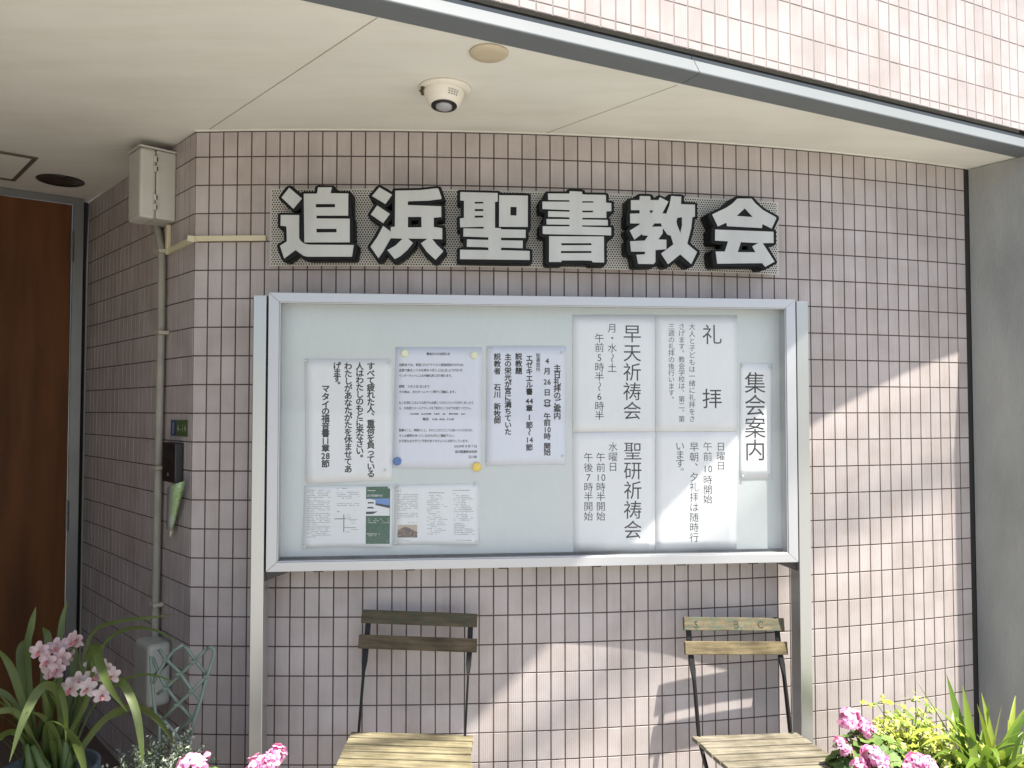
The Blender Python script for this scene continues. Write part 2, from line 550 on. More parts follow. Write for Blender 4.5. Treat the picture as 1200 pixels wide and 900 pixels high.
prism(bm, [fas(-4.2, 0.0, ZS + 0.0635), fas(T_R, 0.0, ZS + 0.0635), fas(T_R, 0.036, ZS + 0.0635), fas(-4.2, 0.036, ZS + 0.0635)], Vector((0, 0, 0.013)))
link('sealant_joint', bm, M_DARK, church)
# tiled storey above
UO = 0.058
P = on_plane(720, 25, FO + FN * UO, FN)
UZ = P.z
P = on_plane(721.6, 28, FO + FN * UO, FN)
US = (P - FO).dot(FD)
link('upper_wall', tiles(lambda s, o, z: fas(s, UO + o, z), -4.2, T_R, ZS + 0.0775, ZS + 3.0, 0.05, UZ, US), [M_TILE, M_GROUTSUN], church)

# sealant joint in the right corner and the grey end wall
bm = bmesh.new()
j0, j1 = wall_at(CORNER_S + 0.0005, -0.004), wall_at(CORNER_S + 0.034, -0.004)
prism(bm, [Vector((p.x, p.y, -0.3)) for p in (j0, j1, j1 + Vector((0, .05, 0)), j0 + Vector((0, .05, 0)))], Vector((0, 0, ZS + 0.298)))
link('corner_joint', bm, M_DARK, church)
bm = bmesh.new()
G_END = GA + GD * 0.40
P4 = [GA, G_END, G_END - GN * 1.2, GA - GN * 1.2]
prism(bm, [Vector((p.x, p.y, -0.35)) for p in P4], Vector((0, 0, ZS + 0.347)))
link('end_wall', bm, M_STUCCO, church)

# door wall: black joint, metal jamb, brown door with hinges; an added unseen wall closes the porch at the left
def on_door(px, py, off=0.0):
    P = on_plane(px, py, SB + DN * off, DN)
    return (P - SB).dot(DD), P.z
def door_at(s, o, z): return SB + DD * s + DN * o + Vector((0, 0, z))
def dbox(bm, s0, s1, o0, o1, z0, z1, mi=0, bev=0):
    M = frame_m(door_at((s0 + s1) / 2, (o0 + o1) / 2, (z0 + z1) / 2), DD, DN, Vector((0, 0, 1)))
    box(bm, M, s1 - s0, o1 - o0, z1 - z0, bev, 1, mi)
sj1 = on_door(93.5, 400)[0]
sj2 = on_door(81.5, 400)[0]
door = link('door', (lambda b: (dbox(b, sj2 + 0.004, sj2 + 0.96, 0.0, 0.04, -0.05, ZS - 0.035, 0, 0.003), b)[1])(bmesh.new()), M_DOOR, church)
def sub(name, bm, m): return link(name, bm, m, door)
bm = bmesh.new()
dbox(bm, sj1, sj2, -0.03, 0.052, -0.1, ZS - 0.002)
dbox(bm, sj2 + 0.0, sj2 + 0.97, -0.03, 0.052, ZS - 0.03, ZS - 0.002)
sub('jamb', bm, M_JAMB)
for y in (292, 602):
    bm = bmesh.new()
    z = on_door(88, y)[1]
    c = door_at(sj2 + 0.004, 0.058, z)
    for k in range(5):
        bmesh.ops.create_cone(bm, cap_ends=True, segments=12, radius1=0.008, radius2=0.008, depth=0.026, matrix=Matrix.Translation(c + Vector((0, 0, (k - 2) * 0.0275))))
    sub('hinge', bm, M_JAMB)
bm = bmesh.new()
dbox(bm, -0.02, sj1 - 0.001, -0.06, -0.02, -0.1, ZS - 0.002)
link('door_joint', bm, M_DARK, church)
bm = bmesh.new()
PL = DEND
PLD = Vector((0.36, -0.93, 0)).normalized()
PL = SB + DD * 1.15
a, b = PL, PL + PLD * 2.1
n = Vector((-PLD.y, PLD.x, 0)) * -0.12
prism(bm, [Vector((p.x, p.y, -0.2)) for p in (a, b, b - n, a - n)], Vector((0, 0, ZS + 0.198)))
link('porch_shade_wall', bm, mat('shade_wall_brown', (0.17, 0.13, 0.10), 0.7, var=0.3, scale=4), church)  # out-of-view wall added and kept dark to shade the left side

# ------------------------------------------------------------------ things on the soffit
c = at_height(521.5, 103.5, ZS)
t = empty('ceiling_sensor', c, 'white conical ceiling sensor with a dark round eye on the cream soffit', 'sensor')
bm = bmesh.new()
lathe(bm, [(0.078, 0.0), (0.081, -0.004), (0.078, -0.009), (0.058, -0.012)], Matrix.Translation(c), 40)
link('base_plate', bm, M_WHITEPL, t)
bm = bmesh.new()
Mt = Matrix.Translation(c + Vector((-0.002, -0.004, -0.011))) @ Matrix.Rotation(R(-7), 4, 'X')
lathe(bm, [(0.064, 0.0), (0.061, -0.012), (0.052, -0.034), (0.044, -0.046), (0.040, -0.0475)], Mt, 40)
link('housing', bm, M_WHITEPL, t)
bm = bmesh.new()
for k in range(5):
    a0 = R(158 + k * 11)
    r0, r1 = 0.064, 0.0785 - 0.003 * (k % 2)
    prism(bm, [c + Vector((r_ * math.cos(a_), r_ * math.sin(a_), -0.0098)) for r_, a_ in ((r0, a0), (r1, a0 + 0.03), (r1, a0 + 0.17), (r0, a0 + 0.19))], Vector((0, 0, -0.0012)))
bmesh.ops.recalc_face_normals(bm, faces=bm.faces)
link('peeled_patch', bm, mat('peeled_brown_patch', (0.13, 0.09, 0.06), 0.8, var=0.4, scale=90), t)
bm = bmesh.new()
for k in range(3):
    for j in range(4):
        th = R(-72 + j * 9)
        rr_, zz_ = 0.0585 - 0.0022 * k, -0.019 - 0.006 * k
        d0, d1 = Vector((math.cos(th), math.sin(th), 0)), Vector((math.cos(th + R(6)), math.sin(th + R(6)), 0))
        quad(bm, [Mt @ (d0 * (rr_ + .0004) + Vector((0, 0, zz_))), Mt @ (d1 * (rr_ + .0004) + Vector((0, 0, zz_))), Mt @ (d1 * (rr_ - .0005) + Vector((0, 0, zz_ - 0.003))), Mt @ (d0 * (rr_ - .0005) + Vector((0, 0, zz_ - 0.003)))])
link('fine_print', bm, M_INKG, t)
bm = bmesh.new()
lathe(bm, [(0.0395, -0.046), (0.0395, -0.0485), (0.03, -0.0492)], Mt, 40)
link('eye_ring', bm, M_BLACKPL, t)
bm = bmesh.new()
lathe(bm, [(0.026, -0.047), (0.024, -0.054), (0.015, -0.058), (0.004, -0.0595)], Mt, 32)
link('lens', bm, mat('milky_grey_lens', (0.34, 0.34, 0.36), 0.15), t)

c = at_height(573, 61, ZS)
bm = bmesh.new()
lathe(bm, [(0.052, -0.0005), (0.054, -0.004), (0.050, -0.008), (0.03, -0.0095), (0.01, -0.010)], Matrix.Translation(c), 40)
t = link('cover_plate', bm, M_YELLOWPL)
tag(t, 'round yellowed blank cover plate on the soffit close to the metal fascia', 'cover plate')

c = at_height(71, 211, ZS)
t = empty('downlight', c, 'round dark recessed downlight in the soffit above the brown door', 'downlight')
bm = bmesh.new()
lathe(bm, [(0.090, -0.0005), (0.092, -0.004), (0.086, -0.007), (0.078, -0.006), (0.074, -0.002)], Matrix.Translation(c), 40)
link('trim_ring', bm, mat('downlight_ring', (0.05, 0.045, 0.04), 0.35, 0.5), t)
bm = bmesh.new()
lathe(bm, [(0.073, -0.0008), (0.06, -0.0015), (0.02, -0.0018)], Matrix.Translation(c), 32)
link('reflector', bm, M_BLACKPL, t)

# ------------------------------------------------------------------ electrical box, conduit and cable duct on the side wall
def sbox(bm, s0, s1, o0, o1, z0, z1, bev=0.0, mi=0, seg=2):
    M = frame_m(side_at((s0 + s1) / 2, (o0 + o1) / 2, (z0 + z1) / 2), SD, SN, Vector((0, 0, 1)))
    box(bm, M, abs(s1 - s0), o1 - o0, z1 - z0, bev, seg, mi)
bs, bz1 = on_side(207, 181)
bz0 = on_side(207, 259)[1]
t = empty('electrical_box', side_at(bs + 0.06, 0.0, bz0), 'ivory plastic electrical box with a latched lid, high on the tiled wall beside the door', 'electrical box')
bm = bmesh.new()
sbox(bm, bs, bs + 0.125, 0.001, 0.070, bz0, bz1, 0.004)
link('box_body', bm, M_BOXPL, t)
bm = bmesh.new()
sbox(bm, bs - 0.002, bs + 0.127, 0.0715, 0.127, bz0 - 0.004, bz1 + 0.001, 0.010)
link('box_lid', bm, M_BOXPL, t)
bm = bmesh.new()
sbox(bm, bs - 0.006, bs + 0.131, 0.001, 0.131, bz1 + 0.0015, bz1 + 0.008, 0.002)
link('rain_cap', bm, M_BOXPL, t)
h = bz1 - bz0
for zz in (0.86, 0.72, 0.30, 0.16):
    bm = bmesh.new()
    sbox(bm, bs - 0.007, bs - 0.0022, 0.062, 0.082, bz0 + h * zz - 0.011, bz0 + h * zz + 0.011, 0.001, 0, 1)
    sbox(bm, bs - 0.0085, bs - 0.0072, 0.068, 0.072, bz0 + h * zz - 0.009, bz0 + h * zz + 0.007, 0.0, 1)
    link('latch', bm, [M_BOXPL, M_DARK], t)

def spts(l, off): return [side_at(on_side(x, y, off)[0], off, on_side(x, y, off)[1]) for x, y in l]
t = empty('cable_conduit', side_at(on_side(184, 750)[0], 0.0, 0.2), 'ribbed grey-beige cable conduit running down the tiled wall from the electrical box', 'conduit')
cp = spts([(183, 263), (186, 276), (189, 292), (189.5, 310), (188.5, 400), (186.5, 500), (184.5, 600), (182.5, 700), (181.5, 775)], 0.022)
M_CLIP = mat('dull_beige_clip', (0.40, 0.37, 0.29), 0.6)
# resample with corrugations
path = []
for a, b in zip(cp[:-1], cp[1:]):
    n = max(2, int((b - a).length / 0.0045))
    path += [a + (b - a) * (k / n) for k in range(n)]
path.append(cp[-1])
bm = bmesh.new()
tube(bm, path, [0.0128 + (0.0024 if i % 2 == 0 else 0.0) for i in range(len(path))], 12)
link('corrugated_tube', bm, M_CONDUIT, t)
for x, y in ((189.3, 295), (188.8, 390), (185.7, 548), (182.5, 708)):
    bm = bmesh.new()
    s, z = on_side(x, y, 0.022)
    sbox(bm, s - 0.026, s + 0.022, 0.001, 0.040, z - 0.007, z + 0.007, 0.003)
    link('saddle_clip', bm, M_CLIP, t)

t = empty('cable_duct', wall_at(0.1, 0.0, ROW0 - 0.4), 'slim cream cable duct bending round the wall corner to the white lettering', 'cable duct')
bm = bmesh.new()
dz = on_wall(275, 280)[1]
for i in range(8):
    a, b = 0.012 + 0.245 * i / 8, 0.012 + 0.245 * (i + 1) / 8
    prism(bm, [wall_at(a, 0.001, dz - 0.009), wall_at(b, 0.001, dz - 0.009), wall_at(b, 0.001, dz + 0.009), wall_at(a, 0.001, dz + 0.009)], wall_dir(a)[1] * 0.012)
link('duct_run', bm, M_RACE, t)
sd0 = on_side(199.5, 286)[0]
bm = bmesh.new()
zc = dz - 0.003
vs = [side_at(0.0, 0.001, zc - 0.009), side_at(0.0, 0.001, zc + 0.010), side_at(sd0 + 0.012, 0.001, zc + 0.002), side_at(sd0 + 0.012, 0.001, zc - 0.017)]
prism(bm, vs, SN * 0.012)
prism(bm, [wall_at(0.013, 0.0012, dz - 0.010), wall_at(0.013, 0.0012, dz + 0.010), wall_at(-0.004, 0.014, dz + 0.010), wall_at(-0.004, 0.014, dz - 0.010)], Vector((-0.012, -0.004, 0)))
link('duct_run', bm, M_RACE, t)
bm = bmesh.new()
sbox(bm, sd0 - 0.01, sd0 + 0.012, 0.001, 0.015, zc - 0.018, bz0 - 0.005, 0.002)
link('duct_drop', bm, M_RACE, t)

# ------------------------------------------------------------------ glyphs: built-in font outlines turned into meshes
_gl = {}
def glyph(ch, bold=0.0):
    k = (ch, bold)
    if k in _gl: return _gl[k]
    cu = D.curves.new('glyph', 'FONT')
    cu.body = ch
    cu.size = 1.0
    cu.offset = bold
    cu.resolution_u = 3
    o = D.objects.new('glyph', cu)
    COL.objects.link(o)
    dg = bpy.context.evaluated_depsgraph_get()
    me = D.meshes.new_from_object(o.evaluated_get(dg))
    V = [(v.co.x, v.co.y) for v in me.vertices]
    Fc = [tuple(p.vertices) for p in me.polygons]
    D.objects.remove(o)
    D.curves.remove(cu)
    D.meshes.remove(me)
    _gl[k] = (V, Fc)
    return _gl[k]
def _bbox(V):
    a = np.array(V)
    return a.min(0), a.max(0)
_b0, _b1 = _bbox(glyph('国')[0])
EM = float((_b1[1] - _b0[1])) / 0.90
_cx, _cy = (_b0 + _b1) / 2
def put(bm, ch, cx, cy, size, place, bold=0.0, sx=1.0, rot=False, mi=0):
    """one character centred on (cx, cy) in sheet coordinates; place(u, v) gives the point in space"""
    if ch in ' 　': return
    V, Fc = glyph(ch)
    if not V: return
    asc = ord(ch) < 0x2000
    if asc:
        b0, b1 = _bbox(V)
        ox, oy = (b0[0] + b1[0]) / 2, float(0.36 * EM / 1.0)
        oy = _cy
    else:
        ox, oy = _cx, _cy
    dx, dy = 0.0, 0.0
    if rot == 'v' and ch in '、。':
        dx, dy = 0.55, 0.55
    strikes = [(0, 0)] if bold <= 0.004 else [(math.cos(a) * bold, math.sin(a) * bold) for a in (0.4, 1.45, 2.5, 3.55, 4.6, 5.65)] + [(0, 0)]
    for bx, by in strikes:
        vs = []
        for x, y in V:
            X, Y = (x - ox) / EM + dx, (y - oy) / EM + dy
            if rot == 'v' and ch in 'ー〜～（）()':
                X, Y = Y, -X
            vs.append(bm.verts.new(place(cx + (X + bx) * size * sx, cy + (Y + by) * size)))
        for f in Fc:
            try:
                bm.faces.new([vs[i] for i in f]).material_index = mi
            except ValueError:
                pass

# ------------------------------------------------------------------ noticeboard
BD = Vector((math.cos(R(5.3)), math.sin(R(5.3)), 0))
BNI = Vector((-BD.y, BD.x, 0))                        # into the board
B0 = at_depth(312.3, 671, 2.577)
BO = Vector((B0.x, B0.y, 0))
def board_uv(px, py, w=0.0):
    P = on_plane(px, py, BO + BNI * w, BNI)
    return (P - BO).dot(BD), P.z
def bpt(u, v, w): return BO + BD * u + BNI * w + Vector((0, 0, v))
uTL, vTL = board_uv(314, 343.3)
uBR, vBR = board_uv(936.5, 658.5)
uTR, vTR = board_uv(931.5, 350)
uBL, vBL = board_uv(312, 671)
U0, U1 = (uTL + uBL) / 2, (uTR + uBR) / 2
V0, V1 = (vBL + vBR) / 2, (vTL + vTR) / 2
def bbox_(bm, u0, u1, v0, v1, w0, w1, bev=0.0, mi=0, seg=2):
    M = frame_m(bpt((u0 + u1) / 2, (v0 + v1) / 2, (w0 + w1) / 2), BD, BNI, Vector((0, 0, 1)))
    box(bm, M, u1 - u0, w1 - w0, v1 - v0, bev, seg, mi)
gz = min(ground_z(BO.x), ground_z(BO.x + 2))
board = empty('notice_board', bpt((U0 + U1) / 2, ground_z(BO.x + 0.9), 0.035), 'wide glazed aluminium notice board on two posts in front of the tiled wall', 'notice board')
FW, FH = 0.035, 0.031
bm = bmesh.new()
DP = 0.062
# four mitred rails
def rail(bm, outer, inner):
    (a, b), (c, d) = outer, inner
    P = [a, b, d, c]
    lip = 0.004
    f = [bpt(u, v, 0.0) for u, v in P]
    prism(bm, f, BNI * DP)
oc = [(U0, V0), (U1, V0), (U1, V1), (U0, V1)]
ic = [(U0 + FW, V0 + FH), (U1 - FW, V0 + FH), (U1 - FW, V1 - FH), (U0 + FW, V1 - FH)]
for i in range(4):
    j = (i + 1) % 4
    e = 0.0004
    rail(bm, (oc[i], oc[j]), (ic[i], ic[j]))
bmesh.ops.recalc_face_normals(bm, faces=bm.faces)
# bright inner bead
for i in range(4):
    j = (i + 1) % 4
    a, b = Vector(ic[i]), Vector(ic[j])
    horizontal = abs(a.y - b.y) < 1e-4
    s = 0.004
    if horizontal:
        y0, y1 = (a.y, a.y + s) if i == 0 else (a.y - s, a.y)
        bbox_(bm, min(a.x, b.x), max(a.x, b.x), y0, y1, 0.003, 0.009)
    else:
        x0, x1 = (a.x - s, a.x) if i == 1 else (a.x, a.x + s)
        bbox_(bm, x0, x1, min(a.y, b.y) + s, max(a.y, b.y) - s, 0.003, 0.009)
fr = link('frame', bm, M_ALU, board)
md = fr.modifiers.new('bevel', 'BEVEL'); md.width = 0.0014; md.segments = 2; md.limit_method = 'ANGLE'
bm = bmesh.new()
bbox_(bm, U0 + FW - 0.002, U1 - FW + 0.002, V0 + FH - 0.002, V1 - FH + 0.002, 0.0565, 0.0605)
link('back_panel', bm, M_PANEL, board)
bm = bmesh.new()
bbox_(bm, U0 + 0.004, U1 - 0.004, V0 + 0.01, V1 + 0.006, DP + 0.0005, DP + 0.012)
link('back_case', bm, M_ALU, board)
# glass
M_GLASS = D.materials.new('clear_pane')
M_GLASS.use_nodes = True
N, L = M_GLASS.node_tree.nodes, M_GLASS.node_tree.links
N.clear()
tr = N.new('ShaderNodeBsdfTransparent'); tr.inputs['Color'].default_value = (0.975, 0.985, 0.98, 1)
gl = N.new('ShaderNodeBsdfGlossy'); gl.inputs['Roughness'].default_value = 0.0
lw = N.new('ShaderNodeLayerWeight'); lw.inputs['Blend'].default_value = 0.5
pw = N.new('ShaderNodeMath'); pw.operation = 'POWER'; pw.inputs[1].default_value = 5.0
fz = N.new('ShaderNodeMath'); fz.operation = 'MULTIPLY_ADD'; fz.inputs[1].default_value = 0.9; fz.inputs[2].default_value = 0.035
L.new(lw.outputs['Facing'], pw.inputs[0]); L.new(pw.outputs[0], fz.inputs[0])
mx = N.new('ShaderNodeMixShader'); ou = N.new('ShaderNodeOutputMaterial')
du = N.new('ShaderNodeBsdfDiffuse'); du.inputs['Color'].default_value = (0.75, 0.76, 0.76, 1)
tcg = N.new('ShaderNodeTexCoord'); mpg = N.new('ShaderNodeMapping'); mpg.inputs['Scale'].default_value = (1.0, 1.0, 0.45); mpg.inputs['Rotation'].default_value = (0, 0.6, 0)
ng = N.new('ShaderNodeTexNoise'); ng.inputs['Scale'].default_value = 5.0; ng.inputs['Detail'].default_value = 9; ng.inputs['Roughness'].default_value = 0.7
L.new(tcg.outputs['Object'], mpg.inputs['Vector']); L.new(mpg.outputs[0], ng.inputs['Vector'])
rg = N.new('ShaderNodeMapRange'); rg.inputs['From Min'].default_value = 0.42; rg.inputs['From Max'].default_value = 0.75; rg.inputs['To Min'].default_value = 0.012; rg.inputs['To Max'].default_value = 0.10
L.new(ng.outputs['Fac'], rg.inputs['Value'])
md_ = N.new('ShaderNodeMixShader')
L.new(rg.outputs[0], md_.inputs[0]); L.new(tr.outputs[0], md_.inputs[1]); L.new(du.outputs[0], md_.inputs[2])
L.new(fz.outputs[0], mx.inputs[0]); L.new(md_.outputs[0], mx.inputs[1]); L.new(gl.outputs[0], mx.inputs[2]); L.new(mx.outputs[0], ou.inputs['Surface'])
bm = bmesh.new()
quad(bm, [bpt(u, v, 0.010) for u, v in ic])
link('glass_pane', bm, M_GLASS, board)
# posts and the brackets under the board
PW, PDp = 0.043, 0.074
def post(u0, u1, top):
    bm = bmesh.new()
    bbox_(bm, u0, u1, ground_z(bpt(u0, 0, 0).x) - 0.1, top, 0.001, PDp, 0.0025)
    return bm
vpl = board_uv(304, 345.5)[1]
vpr = board_uv(940, 353)[1]
link('post', post(U0 - 0.0065 - PW, U0 - 0.0065, vpl), M_ALUP, board)
link('post', post(U1 + 0.004, U1 + 0.004 + PW, vpr), M_ALUP, board)
M_BRK = mat('dark_bracket_steel', (0.06, 0.055, 0.05), 0.5, 0.4)
for side, u in ((1, U0 - 0.0065), (-1, U1 + 0.004)):
    bm = bmesh.new()
    pp = [bpt(u, V0 - 0.001, 0.02), bpt(u + side * 0.075, V0 - 0.001, 0.02), bpt(u + side * 0.075, V0 - 0.006, 0.02), bpt(u, V0 - 0.034, 0.02)]
    prism(bm, pp, BNI * 0.035)
    bmesh.ops.recalc_face_normals(bm, faces=bm.faces)
    link('bracket', bm, M_BRK, board)
for px in (372, 480, 590, 700, 800, 885):
    bm = bmesh.new()
    u = board_uv(px, 660)[0]
    bbox_(bm, u - 0.016, u + 0.016, V0 - 0.006, V0 - 0.0005, 0.015, 0.045)
    link('drain_cap', bm, M_DARK, board)
# dark folded edging and strip along the bottom of the pane
bm = bmesh.new()
bbox_(bm, U0 + FW + 0.0005, U1 - FW - 0.0005, V0 + FH + 0.0005, V0 + FH + 0.008, 0.046, 0.056)
link('bottom_channel', bm, mat('dark_channel', (0.05, 0.06, 0.07), 0.5), board)

# ------------------------------------------------------------------ sheets pinned inside the board
WP = 0.0558
class Sheet:
    n = 0
    pale = False
    def __init__(self, name, quad_px, m, label, cat, curl=0.0006):
        curl *= 1.1
        Sheet.n += 1
        self.w = WP - 0.0002 * (Sheet.n % 5)
        c = [board_uv(x, y, self.w) for x, y in quad_px]          # TL TR BR BL
        self.c = c
        bm = bmesh.new()
        nx, ny = 10, 12
        rr = random.Random(Sheet.n)
        ph = rr.uniform(0, 6)
        V = []
        for j in range(ny + 1):
            row = []
            for i in range(nx + 1):
                a, b = i / nx, j / ny
                u = (c[0][0] * (1 - a) + c[1][0] * a) * (1 - b) + (c[3][0] * (1 - a) + c[2][0] * a) * b
                v = (c[0][1] * (1 - a) + c[1][1] * a) * (1 - b) + (c[3][1] * (1 - a) + c[2][1] * a) * b
                lift = curl * (b ** 3) * (1 + math.sin(a * 5 + ph)) * 1.6
                row.append(bm.verts.new(bpt(u, v, self.w - lift)))
            V.append(row)
        for j in range(ny):
            for i in range(nx):
                f = bm.faces.new((V[j][i], V[j][i + 1], V[j + 1][i + 1], V[j + 1][i]))
                f.smooth = True
        base = bpt((c[3][0] + c[2][0]) / 2, (c[3][1] + c[2][1]) / 2, self.w)
        self.root = empty(name, base, label, cat)
        self.paper = link('paper', bm, m, self.root)
        md = self.paper.modifiers.new('thickness', 'SOLIDIFY'); md.thickness = 0.0003; md.offset = -1
        self.curl = curl
        self.ph = ph
        self.bm = bmesh.new()
    def lift(self, u, v):
        c = self.c
        b = min(1, max(0, (c[0][1] - v) / (c[0][1] - c[3][1])))
        a = min(1, max(0, (u - c[3][0]) / (c[2][0] - c[3][0])))
        return self.curl * (b ** 3) * (1 + math.sin(a * 5 + self.ph)) * 1.6
    def place(self, u, v, e=0.0005):
        # ink lies just over the paper's own surface
        return bpt(u, v, self.w - self.lift(u, v) - e)
    def flush(self, m=None, name='lettering'):
        if len(self.bm.verts):
            link(name, self.bm, m or [M_INK], self.root)
            self.bm = bmesh.new()
    def col(self, txt, px, y0, y1, wpx, bold=0.0, top=None):
        """a vertical column: characters evenly from y0 to y1 (photo pixels), wpx wide"""
        n = len(txt)
        u0, va = board_uv(px, y0, self.w)
        u1, vb = board_uv(px, y1, self.w)
        pitch = (va - vb) / n
        size = abs(board_uv(px + wpx, y0, self.w)[0] - u0)
        for i, ch in enumerate(txt):
            t = (i + 0.5) / n
            put(self.bm, ch, u0 + (u1 - u0) * t, va - pitch * (i + 0.5), size, self.place, bold, rot='v')
        self.flush()
    def cols(self, items, px, wpx, bold=0.0):
        """explicit list of (text written across, y centre)"""
        for s, y in items:
            u, v = board_uv(px, y, self.w)
            size = abs(board_uv(px + wpx, y, self.w)[0] - u)
            n = len(s)
            for i, ch in enumerate(s):
                put(self.bm, ch, u + (i - (n - 1) / 2) * size * 0.55, v, size, self.place, bold, sx=0.95 if n > 1 else 1.0, rot='v')
        self.flush()
    def line(self, txt, x0, x1, y, hpx, bold=0.0):
        u0, v = board_uv(x0, y, self.w)
        u1, v1 = board_uv(x1, y, self.w)
        size = abs(board_uv(x0, y + hpx, self.w)[1] - v)
        wd = [0.56 if ord(c) < 0x2000 else 1.0 for c in txt]
        tot = sum(wd)
        acc = 0
        for c, w in zip(txt, wd):
            t = (acc + w / 2) / tot
            put(self.bm, c, u0 + (u1 - u0) * t, v + (v1 - v) * t, size, self.place, bold, sx=min(1.2, (u1 - u0) / tot / size))
            acc += w
        if not self.pale: self.flush()
    def dash(self, x0, x1, y, h=0.8, seed=0, mi=0, dens=0.85):
        """a line of print too small to read: broken strokes"""
        rr = random.Random(seed)
        x = x0
        while x < x1:
            w = rr.uniform(0.8, 3.2)
            if rr.random() < dens:
                a = board_uv(x, y + h / 2, self.w)
                b = board_uv(min(x + w, x1), y - h / 2 * rr.uniform(0.4, 1), self.w)
                f = quad(self.bm, [self.place(a[0], a[1]), self.place(b[0], a[1]), self.place(b[0], b[1]), self.place(a[0], b[1])], mi)
            x += w + rr.uniform(0.25, 0.7)
    def rect(self, x0, y0, x1, y1, lift=0.0, mi=0, bm=None):
        a, b = board_uv(x0, y1, self.w), board_uv(x1, y0, self.w)
        bm = bm or self.bm
        nx, ny = 6, 10
        g = [[bm.verts.new(self.place(a[0] + (b[0] - a[0]) * i / nx, a[1] + (b[1] - a[1]) * j / ny, 0.0005 + lift)) for i in range(nx + 1)] for j in range(ny + 1)]
        for j in range(ny):
            for i in range(nx):
                f = bm.faces.new((g[j][i], g[j][i + 1], g[j + 1][i + 1], g[j + 1][i])); f.material_index = mi
    def done(self, mats=None, name='lettering'):
        self.flush(mats, name)

# scripture sheet
s = Sheet('scripture_sheet', [(357, 420.5), (459, 420.5), (459.5, 562.5), (358.5, 566)], M_PAPER,
          'white sheet of five bold brush-style columns, leftmost at mid height in the notice board', 'notice', 0.0016)
s.col('すべて疲れた人、重荷を負っている', 434.6, 425, 559.5, 9.4, 0.034)
s.col('人はわたしのもとに来なさい。', 421.6, 425, 541, 9.4, 0.034)
s.col('わたしがあなたがたを休ませてあ', 408.1, 425, 554, 9.4, 0.034)
s.col('げます。', 395, 425, 455, 9.4, 0.034)
s.cols([('マ', 455.5), ('タ', 465), ('イ', 474), ('の', 482), ('福', 490.5), ('音', 499.5), ('書', 508), ('11', 516.8), ('章', 525.3), ('28', 534.2), ('節', 543.5)], 381.6, 9.6, 0.034)
s.done()

# church notice
s = Sheet('church_notice', [(463.5, 406.8), (565, 407.3), (563.8, 549), (460.5, 548)], M_PAPERB,
          'bluish white notice in small horizontal print held by cream, blue and yellow magnets', 'notice', 0.001)
s.line('教会からのお知らせ', 500, 527.5, 414.8, 3.6, 0.03)
for txt, x0, x1, y in (
        ('当教会では、新型コロナウイルス感染症拡大のため、', 467.5, 546, 427.6),
        ('会堂で集まっての礼拝を４月１２日(日)より行わず、', 467.5, 545, 434),
        ('インターネットによる中継礼拝に切り替えます。', 467.5, 531.5, 440.3),
        ('期間　５月３日(日)まで', 467.5, 503.5, 453),
        ('その後は、またホームページ等でご連絡します。', 467.5, 536, 459.3),
        ('もし礼拝にこのような形でも出席してみたいという方がいましたら', 467.5, 555, 472),
        ('ら、お名前とメールアドレスを下記のところまでお送りください。', 467.5, 554, 478.3),
        ('電話　046-866-3168', 495, 532, 491.2),
        ('聖書のこと、神様のこと、そのことがどうしても知っていかなのか、', 467.5, 556, 504.2),
        ('そんな疑問を持っている方もぜひご連絡下さい。', 467.5, 534.5, 510.6),
        ('お元気な主の守りと平安がありますようにお祈りしています。', 467.5, 551, 516.8),
        ('2020年４月７日', 532, 559, 523),
        ('追浜聖書教会牧師', 533, 559, 529.4),
        ('石川新', 549, 559, 535.5)):
    s.line(txt, x0, x1, y, 3.5, 0.02)
s.dash(481, 545, 485, 1.6, 3)
s.done()

# sermon sheet
s = Sheet('sermon_sheet', [(570.5, 405.5), (663.5, 405.5), (662.5, 544), (569.5, 545)], M_PAPERB,
          'bluish white sheet of bold vertical columns right of the notice held by magnets', 'notice', 0.001)
s.col('主日礼拝のご案内', 653, 427.5, 491.5, 8.6, 0.034)
s.cols([('4', 423), ('月', 435), ('26', 447.5), ('日', 460), ('（', 466.5), ('日', 472), ('）', 478.5), ('午', 488), ('前', 495.5), ('10', 503.5), ('時', 511.5), ('開', 523), ('始', 530)], 641.2, 8.2, 0.034)
s.col('聖書箇所', 630.7, 414, 436, 5.4, 0.01)
s.cols([('エ', 420), ('ゼ', 427.5), ('キ', 435.5), ('エ', 443.5), ('ル', 451), ('書', 459), ('44', 470), ('章', 478.5), ('1', 489), ('節', 498.3), ('〜', 506), ('14', 515.5), ('節', 524.5)], 620.3, 8.2, 0.034)
s.col('説教題', 607.8, 413.5, 439, 8.2, 0.034)
s.col('主の栄光が宮に満ちていた', 595.3, 414.5, 510, 8.2, 0.034)
s.cols([('説', 418), ('教', 426.5), ('者', 435), ('石', 454), ('川', 462.5), ('新', 476.5), ('牧', 485), ('師', 493)], 582.8, 8.2, 0.034)
s.done()

